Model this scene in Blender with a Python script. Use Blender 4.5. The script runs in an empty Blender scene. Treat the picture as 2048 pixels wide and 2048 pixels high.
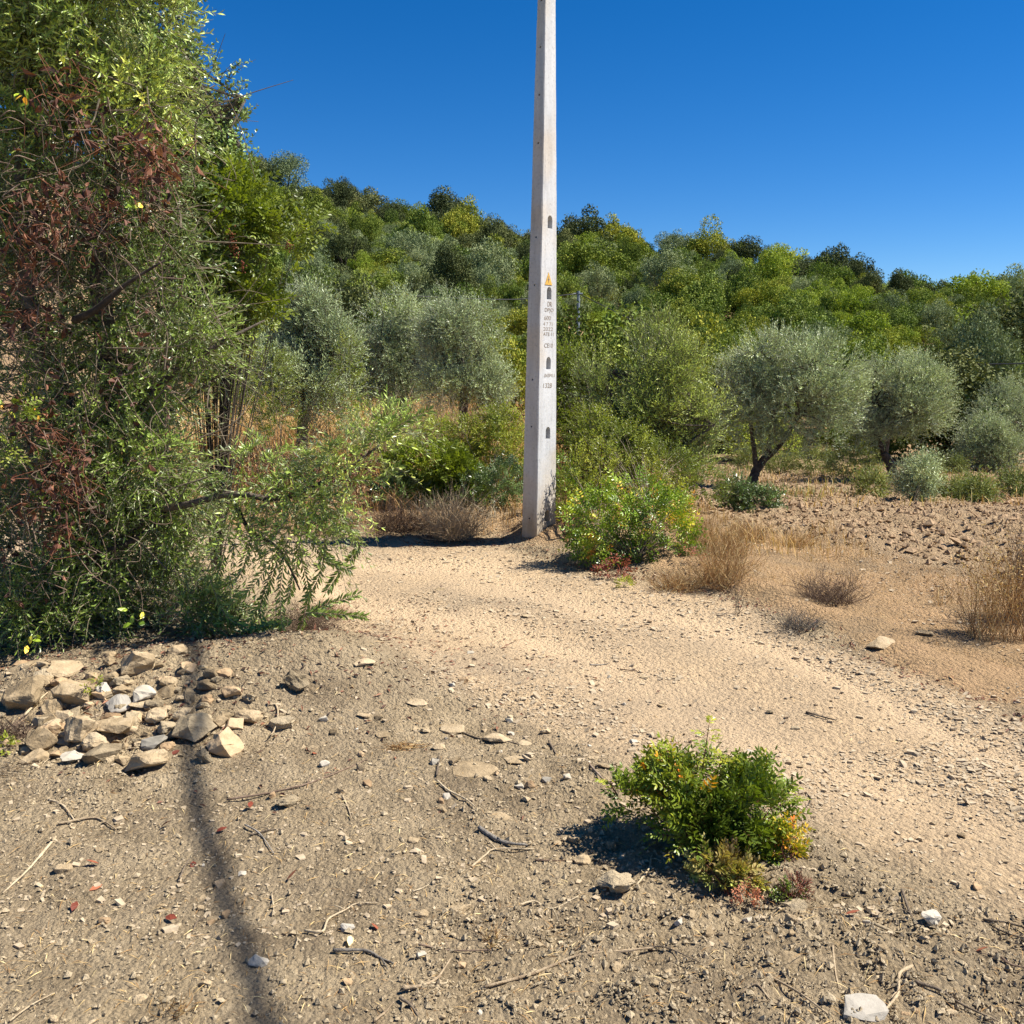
import bpy, bmesh, math
import numpy as np
from mathutils import Vector, Matrix
C = bpy.context.scene
COL = C.collection
R = math.radians
PI = math.pi

# ------------------------------------------------------------------ camera, sky, sun
EYE = 1.6
FPX = 1900.0                       # focal length in pixels of the 2048 px photograph
HORIZON = 720.0
PITCH = math.atan((1024 - HORIZON) / FPX)
cam_data = bpy.data.cameras.new('camera')
cam = bpy.data.objects.new('camera', cam_data)
COL.objects.link(cam)
cam.location = (0, 0, EYE)
cam.rotation_euler = (PI / 2 - PITCH, 0, 0)
cam_data.sensor_width = 36
cam_data.lens = 36 * FPX / 2048
cam_data.clip_start = 0.05
cam_data.clip_end = 2000
C.camera = cam

SUN_EL = R(53)
SUN_DIR = Vector((0.998, 0.06, 0)).normalized() * math.cos(SUN_EL) + Vector((0, 0, math.sin(SUN_EL)))
world = bpy.data.worlds.new('World')
C.world = world
world.use_nodes = True
wn = world.node_tree.nodes
wl = world.node_tree.links
wn.clear()
w_out = wn.new('ShaderNodeOutputWorld')
w_bg = wn.new('ShaderNodeBackground')
w_sky = wn.new('ShaderNodeTexSky')
w_sky.sky_type = 'NISHITA'
w_sky.sun_disc = False
w_sky.sun_elevation = SUN_EL
w_sky.sun_rotation = math.atan2(SUN_DIR.x, SUN_DIR.y)
w_sky.altitude = 2500
w_sky.air_density = 1.0
w_sky.dust_density = 0.0
w_sky.ozone_density = 5.0
w_hs = wn.new('ShaderNodeHueSaturation')
w_hs.inputs['Hue'].default_value = 0.505
w_hs.inputs['Saturation'].default_value = 1.33
w_hs.inputs['Value'].default_value = 1.0
w_bg.inputs['Strength'].default_value = 0.066
wl.new(w_sky.outputs[0], w_hs.inputs['Color'])
wl.new(w_hs.outputs[0], w_bg.inputs['Color'])
wl.new(w_bg.outputs[0], w_out.inputs['Surface'])

sun_data = bpy.data.lights.new('sun', 'SUN')
sun_data.energy = 5.0
sun_data.angle = R(0.53)
sun_data.color = (1.0, 0.94, 0.84)
sun = bpy.data.objects.new('sun', sun_data)
COL.objects.link(sun)
sun.location = (20, 8, 30)
sun.rotation_euler = (-SUN_DIR).to_track_quat('-Z', 'Y').to_euler()

C.view_settings.view_transform = 'Standard'
C.view_settings.look = 'None'
C.view_settings.exposure = 1.0
C.view_settings.gamma = 1.0
C.view_settings.use_curve_mapping = False
C.cycles.max_bounces = 6
C.cycles.diffuse_bounces = 3
C.cycles.transmission_bounces = 3
C.cycles.transparent_max_bounces = 4

# ------------------------------------------------------------------ noise
def _h(ix, iy, iz, seed):
    n = (ix.astype(np.int64) * 374761393 + iy.astype(np.int64) * 668265263 + iz.astype(np.int64) * 2147483647 + seed * 974634777) & 0x7fffffff
    n = ((n ^ (n >> 13)) * 1274126177) & 0x7fffffff
    n = ((n ^ (n >> 16)) * 668265263) & 0x7fffffff
    return ((n ^ (n >> 15)) & 0xffffff) / float(0xffffff)

def vn2(x, y, seed=0):
    x = np.asarray(x, float); y = np.asarray(y, float)
    ix = np.floor(x); iy = np.floor(y)
    fx = x - ix; fy = y - iy
    fx = fx * fx * (3 - 2 * fx); fy = fy * fy * (3 - 2 * fy)
    z = np.zeros_like(ix)
    a = _h(ix, iy, z, seed); b = _h(ix + 1, iy, z, seed)
    c = _h(ix, iy + 1, z, seed); d = _h(ix + 1, iy + 1, z, seed)
    return (a * (1 - fx) + b * fx) * (1 - fy) + (c * (1 - fx) + d * fx) * fy

def fbm2(x, y, seed=0, octs=4):
    s = 0; a = 1; t = 0
    for k in range(octs):
        s = s + a * vn2(x * 2 ** k + 17.3 * k, y * 2 ** k - 9.1 * k, seed + k); t += a; a *= 0.5
    return s / t

def vn3(p, seed=0):
    i = np.floor(p); f = p - i; f = f * f * (3 - 2 * f)
    r = 0
    for dx in (0, 1):
        for dy in (0, 1):
            for dz in (0, 1):
                w = (f[:, 0] if dx else 1 - f[:, 0]) * (f[:, 1] if dy else 1 - f[:, 1]) * (f[:, 2] if dz else 1 - f[:, 2])
                r = r + w * _h(i[:, 0] + dx, i[:, 1] + dy, i[:, 2] + dz, seed)
    return r

def worley2(x, y, seed=0):
    ix = np.floor(x); iy = np.floor(y)
    best = np.full(x.shape, 9.0)
    for dx in (-1, 0, 1):
        for dy in (-1, 0, 1):
            cx = ix + dx; cy = iy + dy; z = np.zeros_like(cx)
            px = cx + _h(cx, cy, z, seed); py = cy + _h(cx, cy, z + 1, seed)
            best = np.minimum(best, (px - x) ** 2 + (py - y) ** 2)
    return np.sqrt(best)

def sstep(a, b, x):
    t = np.clip((np.asarray(x, float) - a) / (b - a), 0, 1)
    return t * t * (3 - 2 * t)

# ------------------------------------------------------------------ pixels of the photograph to places
cp, sp = math.cos(PITCH), math.sin(PITCH)
def ray(px, py):
    u = px - 1024.0; v = py - 1024.0
    return np.array([u, FPX * cp - v * sp, -FPX * sp - v * cp]) / FPX

def at(px, py, Y):
    d = ray(px, py); t = Y / d[1]
    return np.array([d[0] * t, Y, EYE + d[2] * t])

def flat(px, py):
    d = ray(px, py); t = -EYE / d[2]
    return d[0] * t, d[1] * t

# ------------------------------------------------------------------ terrain
SKY = [(300, 250), (420, 285), (500, 305), (620, 335), (700, 362), (850, 392), (950, 412), (1050, 430), (1250, 450), (1350, 462), (1500, 480), (1650, 515), (1750, 538), (1850, 560), (1950, 580), (2048, 598), (2150, 615)]
RY = 130.0
_rx, _rz = [], []
for a, b in SKY:
    p = at(a, b + 84, RY); _rx.append(p[0]); _rz.append(p[2])
_rx = [-300] + _rx + [300]; _rz = [_rz[0] + 1.0] + _rz + [_rz[-1] - 6]

UP = sorted([flat(*q) for q in [(300, 1060), (420, 1062), (700, 1098), (1000, 1088), (1150, 1140), (1450, 1200), (1750, 1330), (2100, 1470)]])
LO = sorted([flat(*q) for q in [(300, 1205), (560, 1215), (690, 1300), (900, 1400), (1150, 1490), (1300, 1560), (1600, 1690), (1800, 1790), (2100, 1900)]])
UPx = [-40.0] + [q[0] for q in UP] + [8.0]; UPy = [UP[0][1] + 9] + [q[1] for q in UP] + [2.2]
LOx = [-40.0] + [q[0] for q in LO] + [6.0]; LOy = [LO[0][1] + 6] + [q[1] for q in LO] + [-2.0]

def base_h(x, y):
    x = np.asarray(x, float); y = np.asarray(y, float)
    right = np.interp(y, [0, 8.5, 12, 17, 26, 34], [0, 0, -0.28, -0.78, -1.25, -1.35])
    left = np.interp(y, [0, 9, 13, 20, 30, 40], [0, 0, -0.05, -0.05, 0.5, 0.9])
    s = sstep(-1.0, 4.5, x - 0.08 * (y - 9))
    z = left * (1 - s) + right * s
    z = z + 0.17 * np.exp(-(((x + 1.65) / 0.95) ** 2 + ((y - 4.5) / 0.5) ** 2)) + 0.13 * np.exp(-(((x + 0.95) / 0.5) ** 2 + ((y - 4.7) / 0.4) ** 2))
    z = z + 0.18 * sstep(4.6, 6.0, y) * sstep(-1.0, -2.0, x) * sstep(8.5, 7.0, y)
    z = z + 0.16 * sstep(0.0, 0.9, y - np.interp(x, UPx, UPy)) * sstep(2.6, 0.8, x) * sstep(-6, -3, x) * sstep(13, 10, y)
    z = z + (fbm2(x * 0.35, y * 0.35, 3, 3) - 0.5) * 0.10
    return z

def macro(x, y):
    x = np.asarray(x, float); y = np.asarray(y, float)
    b = base_h(x, np.minimum(y, 32))
    t = np.clip((y - 30) / (RY - 30), 0, 1)
    ridge = np.interp(x, _rx, _rz)
    prof = t ** 1.12
    z = b + (ridge - b) * prof
    z = z + (fbm2(x * 0.06, y * 0.06, 8, 3) - 0.5) * 2.2 * np.sin(PI * t)
    z = z - np.maximum(0, y - RY) * 0.22
    return z

def masks(x, y):
    w = (fbm2(x * 1.1, y * 1.1, 21, 3) - 0.5) * 0.8
    up = np.interp(x, UPx, UPy); lo = np.interp(x, LOx, LOy)
    road = sstep(-0.22, 0.22, up - y + w * 0.6) * sstep(-0.22, 0.25, y - lo + w * 0.7)
    line = np.interp(x, [2.0, 2.5, 3.2, 3.7, 5.0], [10.2, 8.6, 7.4, 6.9, 6.4])
    plough = sstep(-0.3, 0.6, y - line + w) * sstep(1.7, 2.5, x - 0.06 * (y - 9) + w * 0.6) * sstep(31, 26, y)
    dry = sstep(-0.1, 0.5, y - up + w) * (1 - plough)
    return road, plough, dry

def wear(x, y):
    up = np.interp(x, UPx, UPy); lo = np.interp(x, LOx, LOy)
    v = (y - lo) / np.maximum(up - lo, 0.3) + (fbm2(x * 0.8, y * 0.8, 19, 2) - 0.5) * 0.25
    w = np.exp(-((v - 0.30) / 0.11) ** 2) + np.exp(-((v - 0.68) / 0.10) ** 2)
    return np.clip(w, 0, 1) * (0.45 + 0.55 * sstep(0.3, 0.6, fbm2(x * 1.1, y * 1.1, 27, 3)))

def detail(x, y):
    road, plough, dry = masks(x, y)
    near = sstep(24, 8, y)
    soil = np.clip(1 - road - plough - 0.6 * dry, 0, 1)
    fine = (fbm2(x * 5, y * 5, 31, 4) - 0.5)
    cl = 0.5 - np.minimum(worley2(x * 16, y * 16, 5), 0.9)
    cl2 = 0.5 - np.minimum(worley2(x * 6.5, y * 6.5, 6), 0.9)
    cm = sstep(0.35, 0.65, fbm2(x * 1.3, y * 1.3, 41, 3))
    z = soil * near * (fine * 0.055 + cl * 0.022 * (0.3 + cm) + cl2 * 0.042 * cm)
    z = z + road * near * ((fbm2(x * 2.2, y * 2.2, 33, 4) - 0.5) * 0.03 + cl * 0.004)
    z = z - wear(x, y) * road * 0.022 * near
    z = z + dry * near * fine * 0.05
    ang = x * 0.35 + y * 0.94
    row = np.sin(ang * 2 * PI / 0.62 + 2.5 * fbm2(x * 0.7, y * 0.7, 51, 2))
    z = z + plough * (row * 0.022 + (fbm2(x * 3.4, y * 3.4, 61, 4) - 0.5) * 0.17 + (0.5 - np.minimum(worley2(x * 4.2, y * 4.2, 9), 0.9)) * 0.07)
    return z

def H(x, y):
    return macro(x, y) + detail(x, y)

def Hs(x, y):
    return float(H(np.array([x]), np.array([y]))[0])

def gp(px, py, ymax=120):
    d = ray(px, py)
    ys = np.concatenate([np.linspace(1.0, 12, 900), np.linspace(12, ymax, 900)])
    t = ys / d[1]; X = d[0] * t; Z = EYE + d[2] * t
    diff = Z - macro(X, ys)
    k = np.argmax(diff < 0) if (diff < 0).any() else len(ys) - 1
    if k == 0: k = 1
    f = diff[k - 1] / (diff[k - 1] - diff[k] + 1e-9)
    Y = ys[k - 1] + (ys[k] - ys[k - 1]) * min(max(f, 0), 1)
    X = d[0] * Y / d[1]
    return np.array([X, Y, Hs(X, Y)])

def mpp(Y):                      # metres per photo pixel at a distance
    return Y / (FPX * cp) * 1.0

# ------------------------------------------------------------------ objects
def tag(o, label=None, cat=None, group=None, kind=None):
    if label: o['label'] = label
    if cat: o['category'] = cat
    if group: o['group'] = group
    if kind: o['kind'] = kind
    return o

def link(name, me, parent=None, loc=None):
    o = bpy.data.objects.new(name, me); COL.objects.link(o)
    if parent is not None: o.parent = parent
    if loc is not None: o.location = loc
    return o

def empty(name, loc, label, cat, group=None):
    o = bpy.data.objects.new(name, None); COL.objects.link(o)
    o.location = [float(v) for v in loc]; o.empty_display_size = 0.2
    return tag(o, label, cat, group)

class MB:
    """collects vertices, faces of any fixed size, a tint per vertex and a material per face"""
    def __init__(s): s.v = []; s.t = []; s.n = 0; s.f = []
    def add(s, V, F, tint=None, m=0):
        V = np.asarray(V, float).reshape(-1, 3); F = np.asarray(F, np.int64)
        if len(V) == 0 or len(F) == 0: return
        s.v.append(V)
        T = np.zeros((len(V), 3)) + 0.5 if tint is None else np.broadcast_to(np.asarray(tint, float), (len(V), 3))
        s.t.append(T); s.f.append((F + s.n, m)); s.n += len(V)
    def mesh(s, name, mats, smooth=False, offset=None):
        V = np.concatenate(s.v); T = np.concatenate(s.t)
        if offset is not None: V = V - np.asarray(offset, float)
        me = bpy.data.meshes.new(name)
        idx = np.concatenate([F.ravel() for F, m in s.f])
        cnt = np.concatenate([np.full(len(F), F.shape[1]) for F, m in s.f])
        mi = np.concatenate([np.full(len(F), m) for F, m in s.f])
        st = np.concatenate([[0], np.cumsum(cnt)[:-1]])
        me.vertices.add(len(V)); me.vertices.foreach_set('co', V.ravel().astype(np.float32))
        me.loops.add(len(idx)); me.loops.foreach_set('vertex_index', idx.astype(np.int32))
        me.polygons.add(len(cnt))
        me.polygons.foreach_set('loop_start', st.astype(np.int32))
        me.polygons.foreach_set('loop_total', cnt.astype(np.int32))
        me.polygons.foreach_set('material_index', mi.astype(np.int32))
        me.polygons.foreach_set('use_smooth', np.full(len(cnt), smooth))
        a = me.attributes.new('tint', 'FLOAT_COLOR', 'POINT')
        a.data.foreach_set('color', np.concatenate([T, np.ones((len(T), 1))], 1).ravel().astype(np.float32))
        for m in mats: me.materials.append(m)
        me.update(calc_edges=True); me.validate()
        return me

def norm(v):
    return v / (np.linalg.norm(v, axis=-1, keepdims=True) + 1e-9)

def rdir(n, rng):
    return norm(rng.normal(size=(n, 3)))

def leaves(mb, P, D, N, L, W, tint, m=0, hexa=False, curl=0.12):
    """P base, D direction, N approximate normal, L length, W width"""
    D = norm(D); S = norm(np.cross(D, N)); N = norm(np.cross(S, D))
    L = np.broadcast_to(L, (len(P),))[:, None]; W = np.broadcast_to(W, (len(P),))[:, None]
    n = len(P); tint = np.broadcast_to(tint, (n, 3))
    if not hexa:
        V = np.stack([P, P + D * L * 0.45 + S * W * 0.5 + N * W * curl, P + D * L - N * L * curl * 0.6, P + D * L * 0.45 - S * W * 0.5 + N * W * curl], 1)
        F = np.arange(n * 4).reshape(n, 4)
        mb.add(V.reshape(-1, 3), F, np.repeat(tint, 4, 0), m)
    else:
        up = N * W * curl
        V = np.stack([P, P + D * L * 0.28 + S * W * 0.42 + up, P + D * L * 0.68 + S * W * 0.45 + up - N * L * curl * 0.3, P + D * L - N * L * curl * 0.8,
                      P + D * L * 0.68 - S * W * 0.45 + up - N * L * curl * 0.3, P + D * L * 0.28 - S * W * 0.42 + up], 1)
        b = np.arange(n)[:, None] * 6
        F = np.concatenate([b + [0, 1, 4, 5], b + [1, 2, 3, 4]])
        mb.add(V.reshape(-1, 3), F, np.repeat(tint, 6, 0), m)

def perp(D, rng, n):
    return norm(np.cross(D, rdir(n, rng)))

def shoots(mb, P, D, L, nper, ll, lw, rng, tint, m=0, stem_m=None, stem_r=0.0015, droop=0.0, spread=(0.5, 1.0), hexa=False, opposite=True, tipbright=0.0):
    """leafy shoots: a curved stem with leaves along it"""
    n = len(P); D = norm(D); L = np.broadcast_to(L, (n,))
    A = perp(D, rng, n); B = np.cross(D, A)
    bend = rdir(n, rng) * 0.25
    def pos(t):
        return P + D * (L * t)[:, None] + bend * (L * t * t)[:, None] + np.array([0, 0, -1.0]) * (droop * L * t * t)[:, None]
    per = nper
    for k in range(per):
        t = np.full(n, (k // 2 * 2 + 1.0) / per if opposite else (k + 0.7) / per) * rng.uniform(0.93, 1.0, n)
        b = pos(t)
        side = 1 if k % 2 else -1
        ph = (k // 2) * 1.57 + rng.normal(0, 0.35, n)
        pr = (A * np.cos(ph)[:, None] + B * np.sin(ph)[:, None]) * side
        a = rng.uniform(spread[0], spread[1], n)[:, None]
        d = norm(D * np.cos(a) + pr * np.sin(a) + bend * 0.4)
        nn = norm(D * np.sin(a) - pr * np.cos(a) + rdir(n, rng) * 0.35)
        s = rng.uniform(0.65, 1.15, n) * (1 - 0.35 * t)
        tt = tint + rng.normal(0, 0.07, (n, 3)) + np.array([tipbright, tipbright * 0.5, 0]) * t[:, None]
        leaves(mb, b, d, nn, ll * s, lw * s, np.clip(tt, 0, 1), m, hexa)
    if stem_m is not None:
        ts = [0, 0.5, 1.0]
        rr = [1.0, 0.75, 0.35]
        rings = []
        for t, r in zip(ts, rr):
            c = pos(np.full(n, t))
            for q in range(3):
                ang = q * 2 * PI / 3
                rings.append(c + (A * math.cos(ang) + B * math.sin(ang)) * stem_r * r)
        V = np.stack(rings, 1)
        b = np.arange(n)[:, None] * 9
        F = []
        for i in range(2):
            for q in range(3):
                F.append(b + [i * 3 + q, i * 3 + (q + 1) % 3, i * 3 + 3 + (q + 1) % 3, i * 3 + 3 + q])
        mb.add(V.reshape(-1, 3), np.concatenate(F), None, stem_m)

def pinnate(mb, P, D, N, L, nl, ll, lw, rng, tint, m=0, hexa=False):
    """feathered leaves: pairs of leaflets on a rachis, drooping a little"""
    n = len(P); D = norm(D); S = norm(np.cross(D, N)); N = norm(np.cross(S, D)); L = np.broadcast_to(L, (n,))
    for k in range(nl):
        t = (k // 2 + 1.0) / (nl / 2.0) * 0.95
        b = P + D * (L * t)[:, None] - N * (L * 0.22 * t * t)[:, None]
        side = 1 if k % 2 else -1
        if k == nl - 1: d = D - N * 0.3
        else: d = norm(D * 0.55 + S * side * 0.8 - N * 0.15 + rdir(n, rng) * 0.15)
        s = rng.uniform(0.8, 1.15, n) * (1 - 0.3 * abs(t - 0.5))
        tt = np.clip(tint + rng.normal(0, 0.05, (n, 3)), 0, 1)
        leaves(mb, b, d, N + rdir(n, rng) * 0.25, ll * s, lw * s, tt, m, hexa)
    e = P + D * L[:, None] * 0.95 - N * (L * 0.2)[:, None]
    w = 0.0012
    V = np.stack([P - S * w, P + S * w, e], 1)
    mb.add(V.reshape(-1, 3), np.arange(n * 3).reshape(n, 3), None, 1)

def tube(mb, pts, r0, r1, sides=7, m=0, rng=None, rough=0.0, tint=None, sub=5, cap=True):
    pts = np.asarray(pts, float)
    if len(pts) > 2 and sub > 1:                      # Catmull-Rom through the points
        Q = []
        pp = np.vstack([2 * pts[0] - pts[1], pts, 2 * pts[-1] - pts[-2]])
        for i in range(1, len(pp) - 2):
            for k in range(sub):
                t = k / sub
                a, b, c, d = pp[i - 1], pp[i], pp[i + 1], pp[i + 2]
                Q.append(0.5 * ((2 * b) + (c - a) * t + (2 * a - 5 * b + 4 * c - d) * t * t + (3 * b - a - 3 * c + d) * t ** 3))
        Q.append(pts[-1]); pts = np.array(Q)
    n = len(pts); T = np.gradient(pts, axis=0); T = norm(T)
    ref = np.array([0.31, 0.2, 0.93]) if abs(T[0][2]) < 0.9 else np.array([1.0, 0.1, 0])
    A = norm(np.cross(T, ref)); B = np.cross(T, A)
    rad = np.linspace(1, 0, n) ** 0.8 * (r0 - r1) + r1
    ang = np.arange(sides) * 2 * PI / sides
    V = pts[:, None, :] + (A[:, None, :] * np.cos(ang)[None, :, None] + B[:, None, :] * np.sin(ang)[None, :, None]) * rad[:, None, None]
    if rng is not None and rough > 0:
        V = V + (V - pts[:, None, :]) * rng.normal(0, rough, (n, sides, 1))
    V = V.reshape(-1, 3)
    i = np.arange(n - 1)[:, None] * sides; j = np.arange(sides)[None, :]; j2 = (j + 1) % sides
    F = np.stack([i + j, i + j2, i + sides + j2, i + sides + j], -1).reshape(-1, 4)
    mb.add(V, F, tint, m)
    if cap and sides >= 3:
        mb.f.append((np.array([list(range(sides))[::-1]]) + mb.n - len(V), m))
        mb.f.append((np.array([list(range(sides))]) + mb.n - sides, m))

def clumps(lobes, n, fr, rng):
    """break big lobes into n smaller clumps set round their outside"""
    lobes = np.asarray(lobes, float)
    w = (lobes[:, 3] * lobes[:, 4] * lobes[:, 5]) ** (2 / 3.0); w = w / w.sum()
    k = rng.choice(len(lobes), n, p=w); d = rdir(n, rng); d[:, 2] = np.maximum(d[:, 2], -0.7)
    c = lobes[k, :3] + d * lobes[k, 3:6] * rng.uniform(0.45, 0.95, n)[:, None]
    r = lobes[k, 3:6] * rng.uniform(fr[0], fr[1], n)[:, None]
    return np.concatenate([c, r], 1)

def crown_pts(lobes, n, rng, shell=0.5, gap=0.0, gscale=2.0, seed=0, zmin=-0.85):
    lobes = np.asarray(lobes, float)                  # cx cy cz rx ry rz
    w = (lobes[:, 3] * lobes[:, 4] * lobes[:, 5]) ** (2 / 3.0); w = w / w.sum()
    m = int(n * (2.2 if gap > 0 else 1.1)) + 10
    k = rng.choice(len(lobes), m, p=w)
    d = rdir(m, rng)
    d = d[d[:, 2] > zmin]; k = k[:len(d)]
    r = shell + (1 - shell) * np.sqrt(rng.uniform(0, 1, len(d)))
    r = r * (1 + rng.normal(0, 0.05, len(d)))
    P = lobes[k, :3] + d * lobes[k, 3:6] * r[:, None]
    if gap > 0:
        v = vn3(P * gscale + 100, seed)
        keep = v > gap * rng.uniform(0.6, 1.2, len(v)); P = P[keep]; d = d[keep]
    out = norm(d / lobes[k[:len(d)], 3:6]) if len(P) == len(k) else d
    return P[:n], norm(d[:n])

# ------------------------------------------------------------------ materials
def mat(name):
    m = bpy.data.materials.new(name); m.use_nodes = True
    nt = m.node_tree; nt.nodes.clear()
    out = nt.nodes.new('ShaderNodeOutputMaterial')
    return m, nt, out

def N_(nt, t, **kw):
    n = nt.nodes.new(t)
    for k, v in kw.items():
        if hasattr(n, k): setattr(n, k, v)
    return n

def ramp(nt, fac, stops, interp='LINEAR'):
    r = nt.nodes.new('ShaderNodeValToRGB'); r.color_ramp.interpolation = interp
    e = r.color_ramp.elements
    while len(e) < len(stops): e.new(0.5)
    for k, (p, c) in enumerate(stops):
        e[k].position = p; e[k].color = (*c, 1) if len(c) == 3 else c
    nt.links.new(fac, r.inputs[0]); return r.outputs[0]

def noise(nt, scale, detail=4, rough=0.55, coord=None, dist=0.0):
    n = nt.nodes.new('ShaderNodeTexNoise'); n.inputs['Scale'].default_value = scale
    n.inputs['Detail'].default_value = detail; n.inputs['Roughness'].default_value = rough; n.inputs['Distortion'].default_value = dist
    if coord is not None: nt.links.new(coord, n.inputs['Vector'])
    return n.outputs['Fac']

def mixc(nt, fac, a, b, mode='MIX'):
    n = nt.nodes.new('ShaderNodeMix'); n.data_type = 'RGBA'; n.blend_type = mode
    for k, v in ((0, fac), (6, a), (7, b)):
        if isinstance(v, (int, float)): n.inputs[k].default_value = v
        elif isinstance(v, tuple): n.inputs[k].default_value = (*v, 1)
        else: nt.links.new(v, n.inputs[k])
    return n.outputs[2]

def math_(nt, op, a, b=None):
    n = nt.nodes.new('ShaderNodeMath'); n.operation = op
    for k, v in ((0, a), (1, b)):
        if v is None: continue
        if isinstance(v, (int, float)): n.inputs[k].default_value = v
        else: nt.links.new(v, n.inputs[k])
    return n.outputs[0]

def leaf_mat(name, stops, back=None, rough=0.45, trans=0.25, vary=0.25, spec=0.4, obj_hue=0.0, patch=0.0, pscale=1.5):
    """tint.x walks the colour ramp, tint.y its brightness"""
    m, nt, out = mat(name)
    a = N_(nt, 'ShaderNodeAttribute', attribute_name='tint')
    sep = nt.nodes.new('ShaderNodeSeparateColor'); nt.links.new(a.outputs['Color'], sep.inputs[0])
    fac = sep.outputs[0]
    if patch > 0:
        geo0 = N_(nt, 'ShaderNodeNewGeometry')
        pn = noise(nt, pscale, 2, 0.5, geo0.outputs['Position'])
        fac = math_(nt, 'ADD', fac, math_(nt, 'MULTIPLY', math_(nt, 'SUBTRACT', pn, 0.5), patch))
    oi = N_(nt, 'ShaderNodeObjectInfo')
    if obj_hue > 0:
        fac = math_(nt, 'ADD', fac, math_(nt, 'MULTIPLY', math_(nt, 'SUBTRACT', oi.outputs['Random'], 0.5), obj_hue))
    col = ramp(nt, fac, stops)
    br = math_(nt, 'ADD', math_(nt, 'MULTIPLY', sep.outputs[1], 2 * vary), 1 - vary)
    vm = N_(nt, 'ShaderNodeVectorMath', operation='SCALE'); nt.links.new(col, vm.inputs[0]); nt.links.new(br, vm.inputs['Scale'])
    col = vm.outputs[0]
    if back is not None:
        geo = N_(nt, 'ShaderNodeNewGeometry')
        col = mixc(nt, math_(nt, 'MULTIPLY', geo.outputs['Backfacing'], 0.85), col, back)
    b = N_(nt, 'ShaderNodeBsdfPrincipled'); nt.links.new(col, b.inputs['Base Color'])
    b.inputs['Roughness'].default_value = rough; b.inputs['Specular IOR Level'].default_value = spec
    if trans > 0:
        t = N_(nt, 'ShaderNodeBsdfTranslucent')
        tc = mixc(nt, 1.0, col, (1.25, 1.25, 0.45), 'MULTIPLY'); nt.links.new(tc, t.inputs['Color'])
        mx = N_(nt, 'ShaderNodeMixShader'); mx.inputs[0].default_value = trans
        nt.links.new(b.outputs[0], mx.inputs[1]); nt.links.new(t.outputs[0], mx.inputs[2])
        nt.links.new(mx.outputs[0], out.inputs[0])
    else:
        nt.links.new(b.outputs[0], out.inputs[0])
    return m

def rock_mat(name, stops, scale=9, bump=0.6, rough=0.9, objvar=0.35, fscale=60):
    m, nt, out = mat(name)
    tc = N_(nt, 'ShaderNodeNewGeometry').outputs['Position']
    n1 = noise(nt, scale, 5, 0.6, tc); n2 = noise(nt, fscale, 4, 0.65, tc)
    oi = N_(nt, 'ShaderNodeObjectInfo')
    f = math_(nt, 'ADD', math_(nt, 'MULTIPLY', n1, 0.75), math_(nt, 'MULTIPLY', n2, 0.25))
    f = math_(nt, 'ADD', f, math_(nt, 'MULTIPLY', math_(nt, 'SUBTRACT', oi.outputs['Random'], 0.5), objvar))
    col = ramp(nt, f, stops)
    b = N_(nt, 'ShaderNodeBsdfPrincipled'); nt.links.new(col, b.inputs['Base Color']); b.inputs['Roughness'].default_value = rough
    b.inputs['Specular IOR Level'].default_value = 0.2
    bp = N_(nt, 'ShaderNodeBump'); bp.inputs['Strength'].default_value = bump; bp.inputs['Distance'].default_value = 0.012
    hh = math_(nt, 'ADD', noise(nt, scale * 3, 6, 0.7, tc), math_(nt, 'MULTIPLY', n2, 0.4))
    nt.links.new(hh, bp.inputs['Height']); nt.links.new(bp.outputs[0], b.inputs['Normal'])
    nt.links.new(b.outputs[0], out.inputs[0])
    return m

M = {}
M['olive_near'] = leaf_mat('olive_leaf_near', [(0.0, (0.098, 0.144, 0.031)), (0.35, (0.207, 0.291, 0.049)), (0.7, (0.388, 0.489, 0.102)), (1.0, (0.719, 0.714, 0.158))], back=(0.38, 0.41, 0.25), rough=0.38, trans=0.14, vary=0.45, spec=0.5)
M['olive_far'] = leaf_mat('olive_leaf_far', [(0.0, (0.208, 0.270, 0.139)), (0.5, (0.449, 0.540, 0.274)), (1.0, (0.758, 0.823, 0.413))], back=(0.42, 0.46, 0.34), rough=0.42, trans=0.12, vary=0.35, patch=0.5, spec=0.5)
M['wild_olive'] = leaf_mat('wild_olive_leaf', [(0.0, (0.175, 0.239, 0.045)), (0.5, (0.402, 0.494, 0.100)), (1.0, (0.803, 0.829, 0.157))], back=(0.36, 0.4, 0.24), rough=0.45, trans=0.14, vary=0.4, patch=0.5)
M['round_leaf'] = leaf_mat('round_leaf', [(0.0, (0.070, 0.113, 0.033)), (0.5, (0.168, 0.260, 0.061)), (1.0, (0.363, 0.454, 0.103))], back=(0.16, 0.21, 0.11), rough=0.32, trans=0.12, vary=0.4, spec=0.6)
M['mastic'] = leaf_mat('mastic_leaf', [(0.0, (0.071, 0.122, 0.015)), (0.45, (0.168, 0.275, 0.021)), (0.75, (0.405, 0.508, 0.045)), (0.9, (0.850, 0.693, 0.076)), (1.0, (0.850, 0.367, 0.061))], rough=0.35, trans=0.2, vary=0.35, spec=0.5)
M['small_shrub'] = leaf_mat('small_shrub_leaf', [(0.0, (0.072, 0.113, 0.014)), (0.45, (0.199, 0.263, 0.024)), (0.72, (0.436, 0.413, 0.034)), (0.88, (0.816, 0.413, 0.047)), (1.0, (0.850, 0.225, 0.034))], rough=0.38, trans=0.2, vary=0.35, spec=0.4)
M['withered'] = leaf_mat('withered_leaf', [(0.0, (0.12, 0.07, 0.035)), (0.4, (0.26, 0.16, 0.075)), (0.7, (0.38, 0.29, 0.10)), (1.0, (0.34, 0.38, 0.08))], rough=0.6, trans=0.25, vary=0.45)
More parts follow.
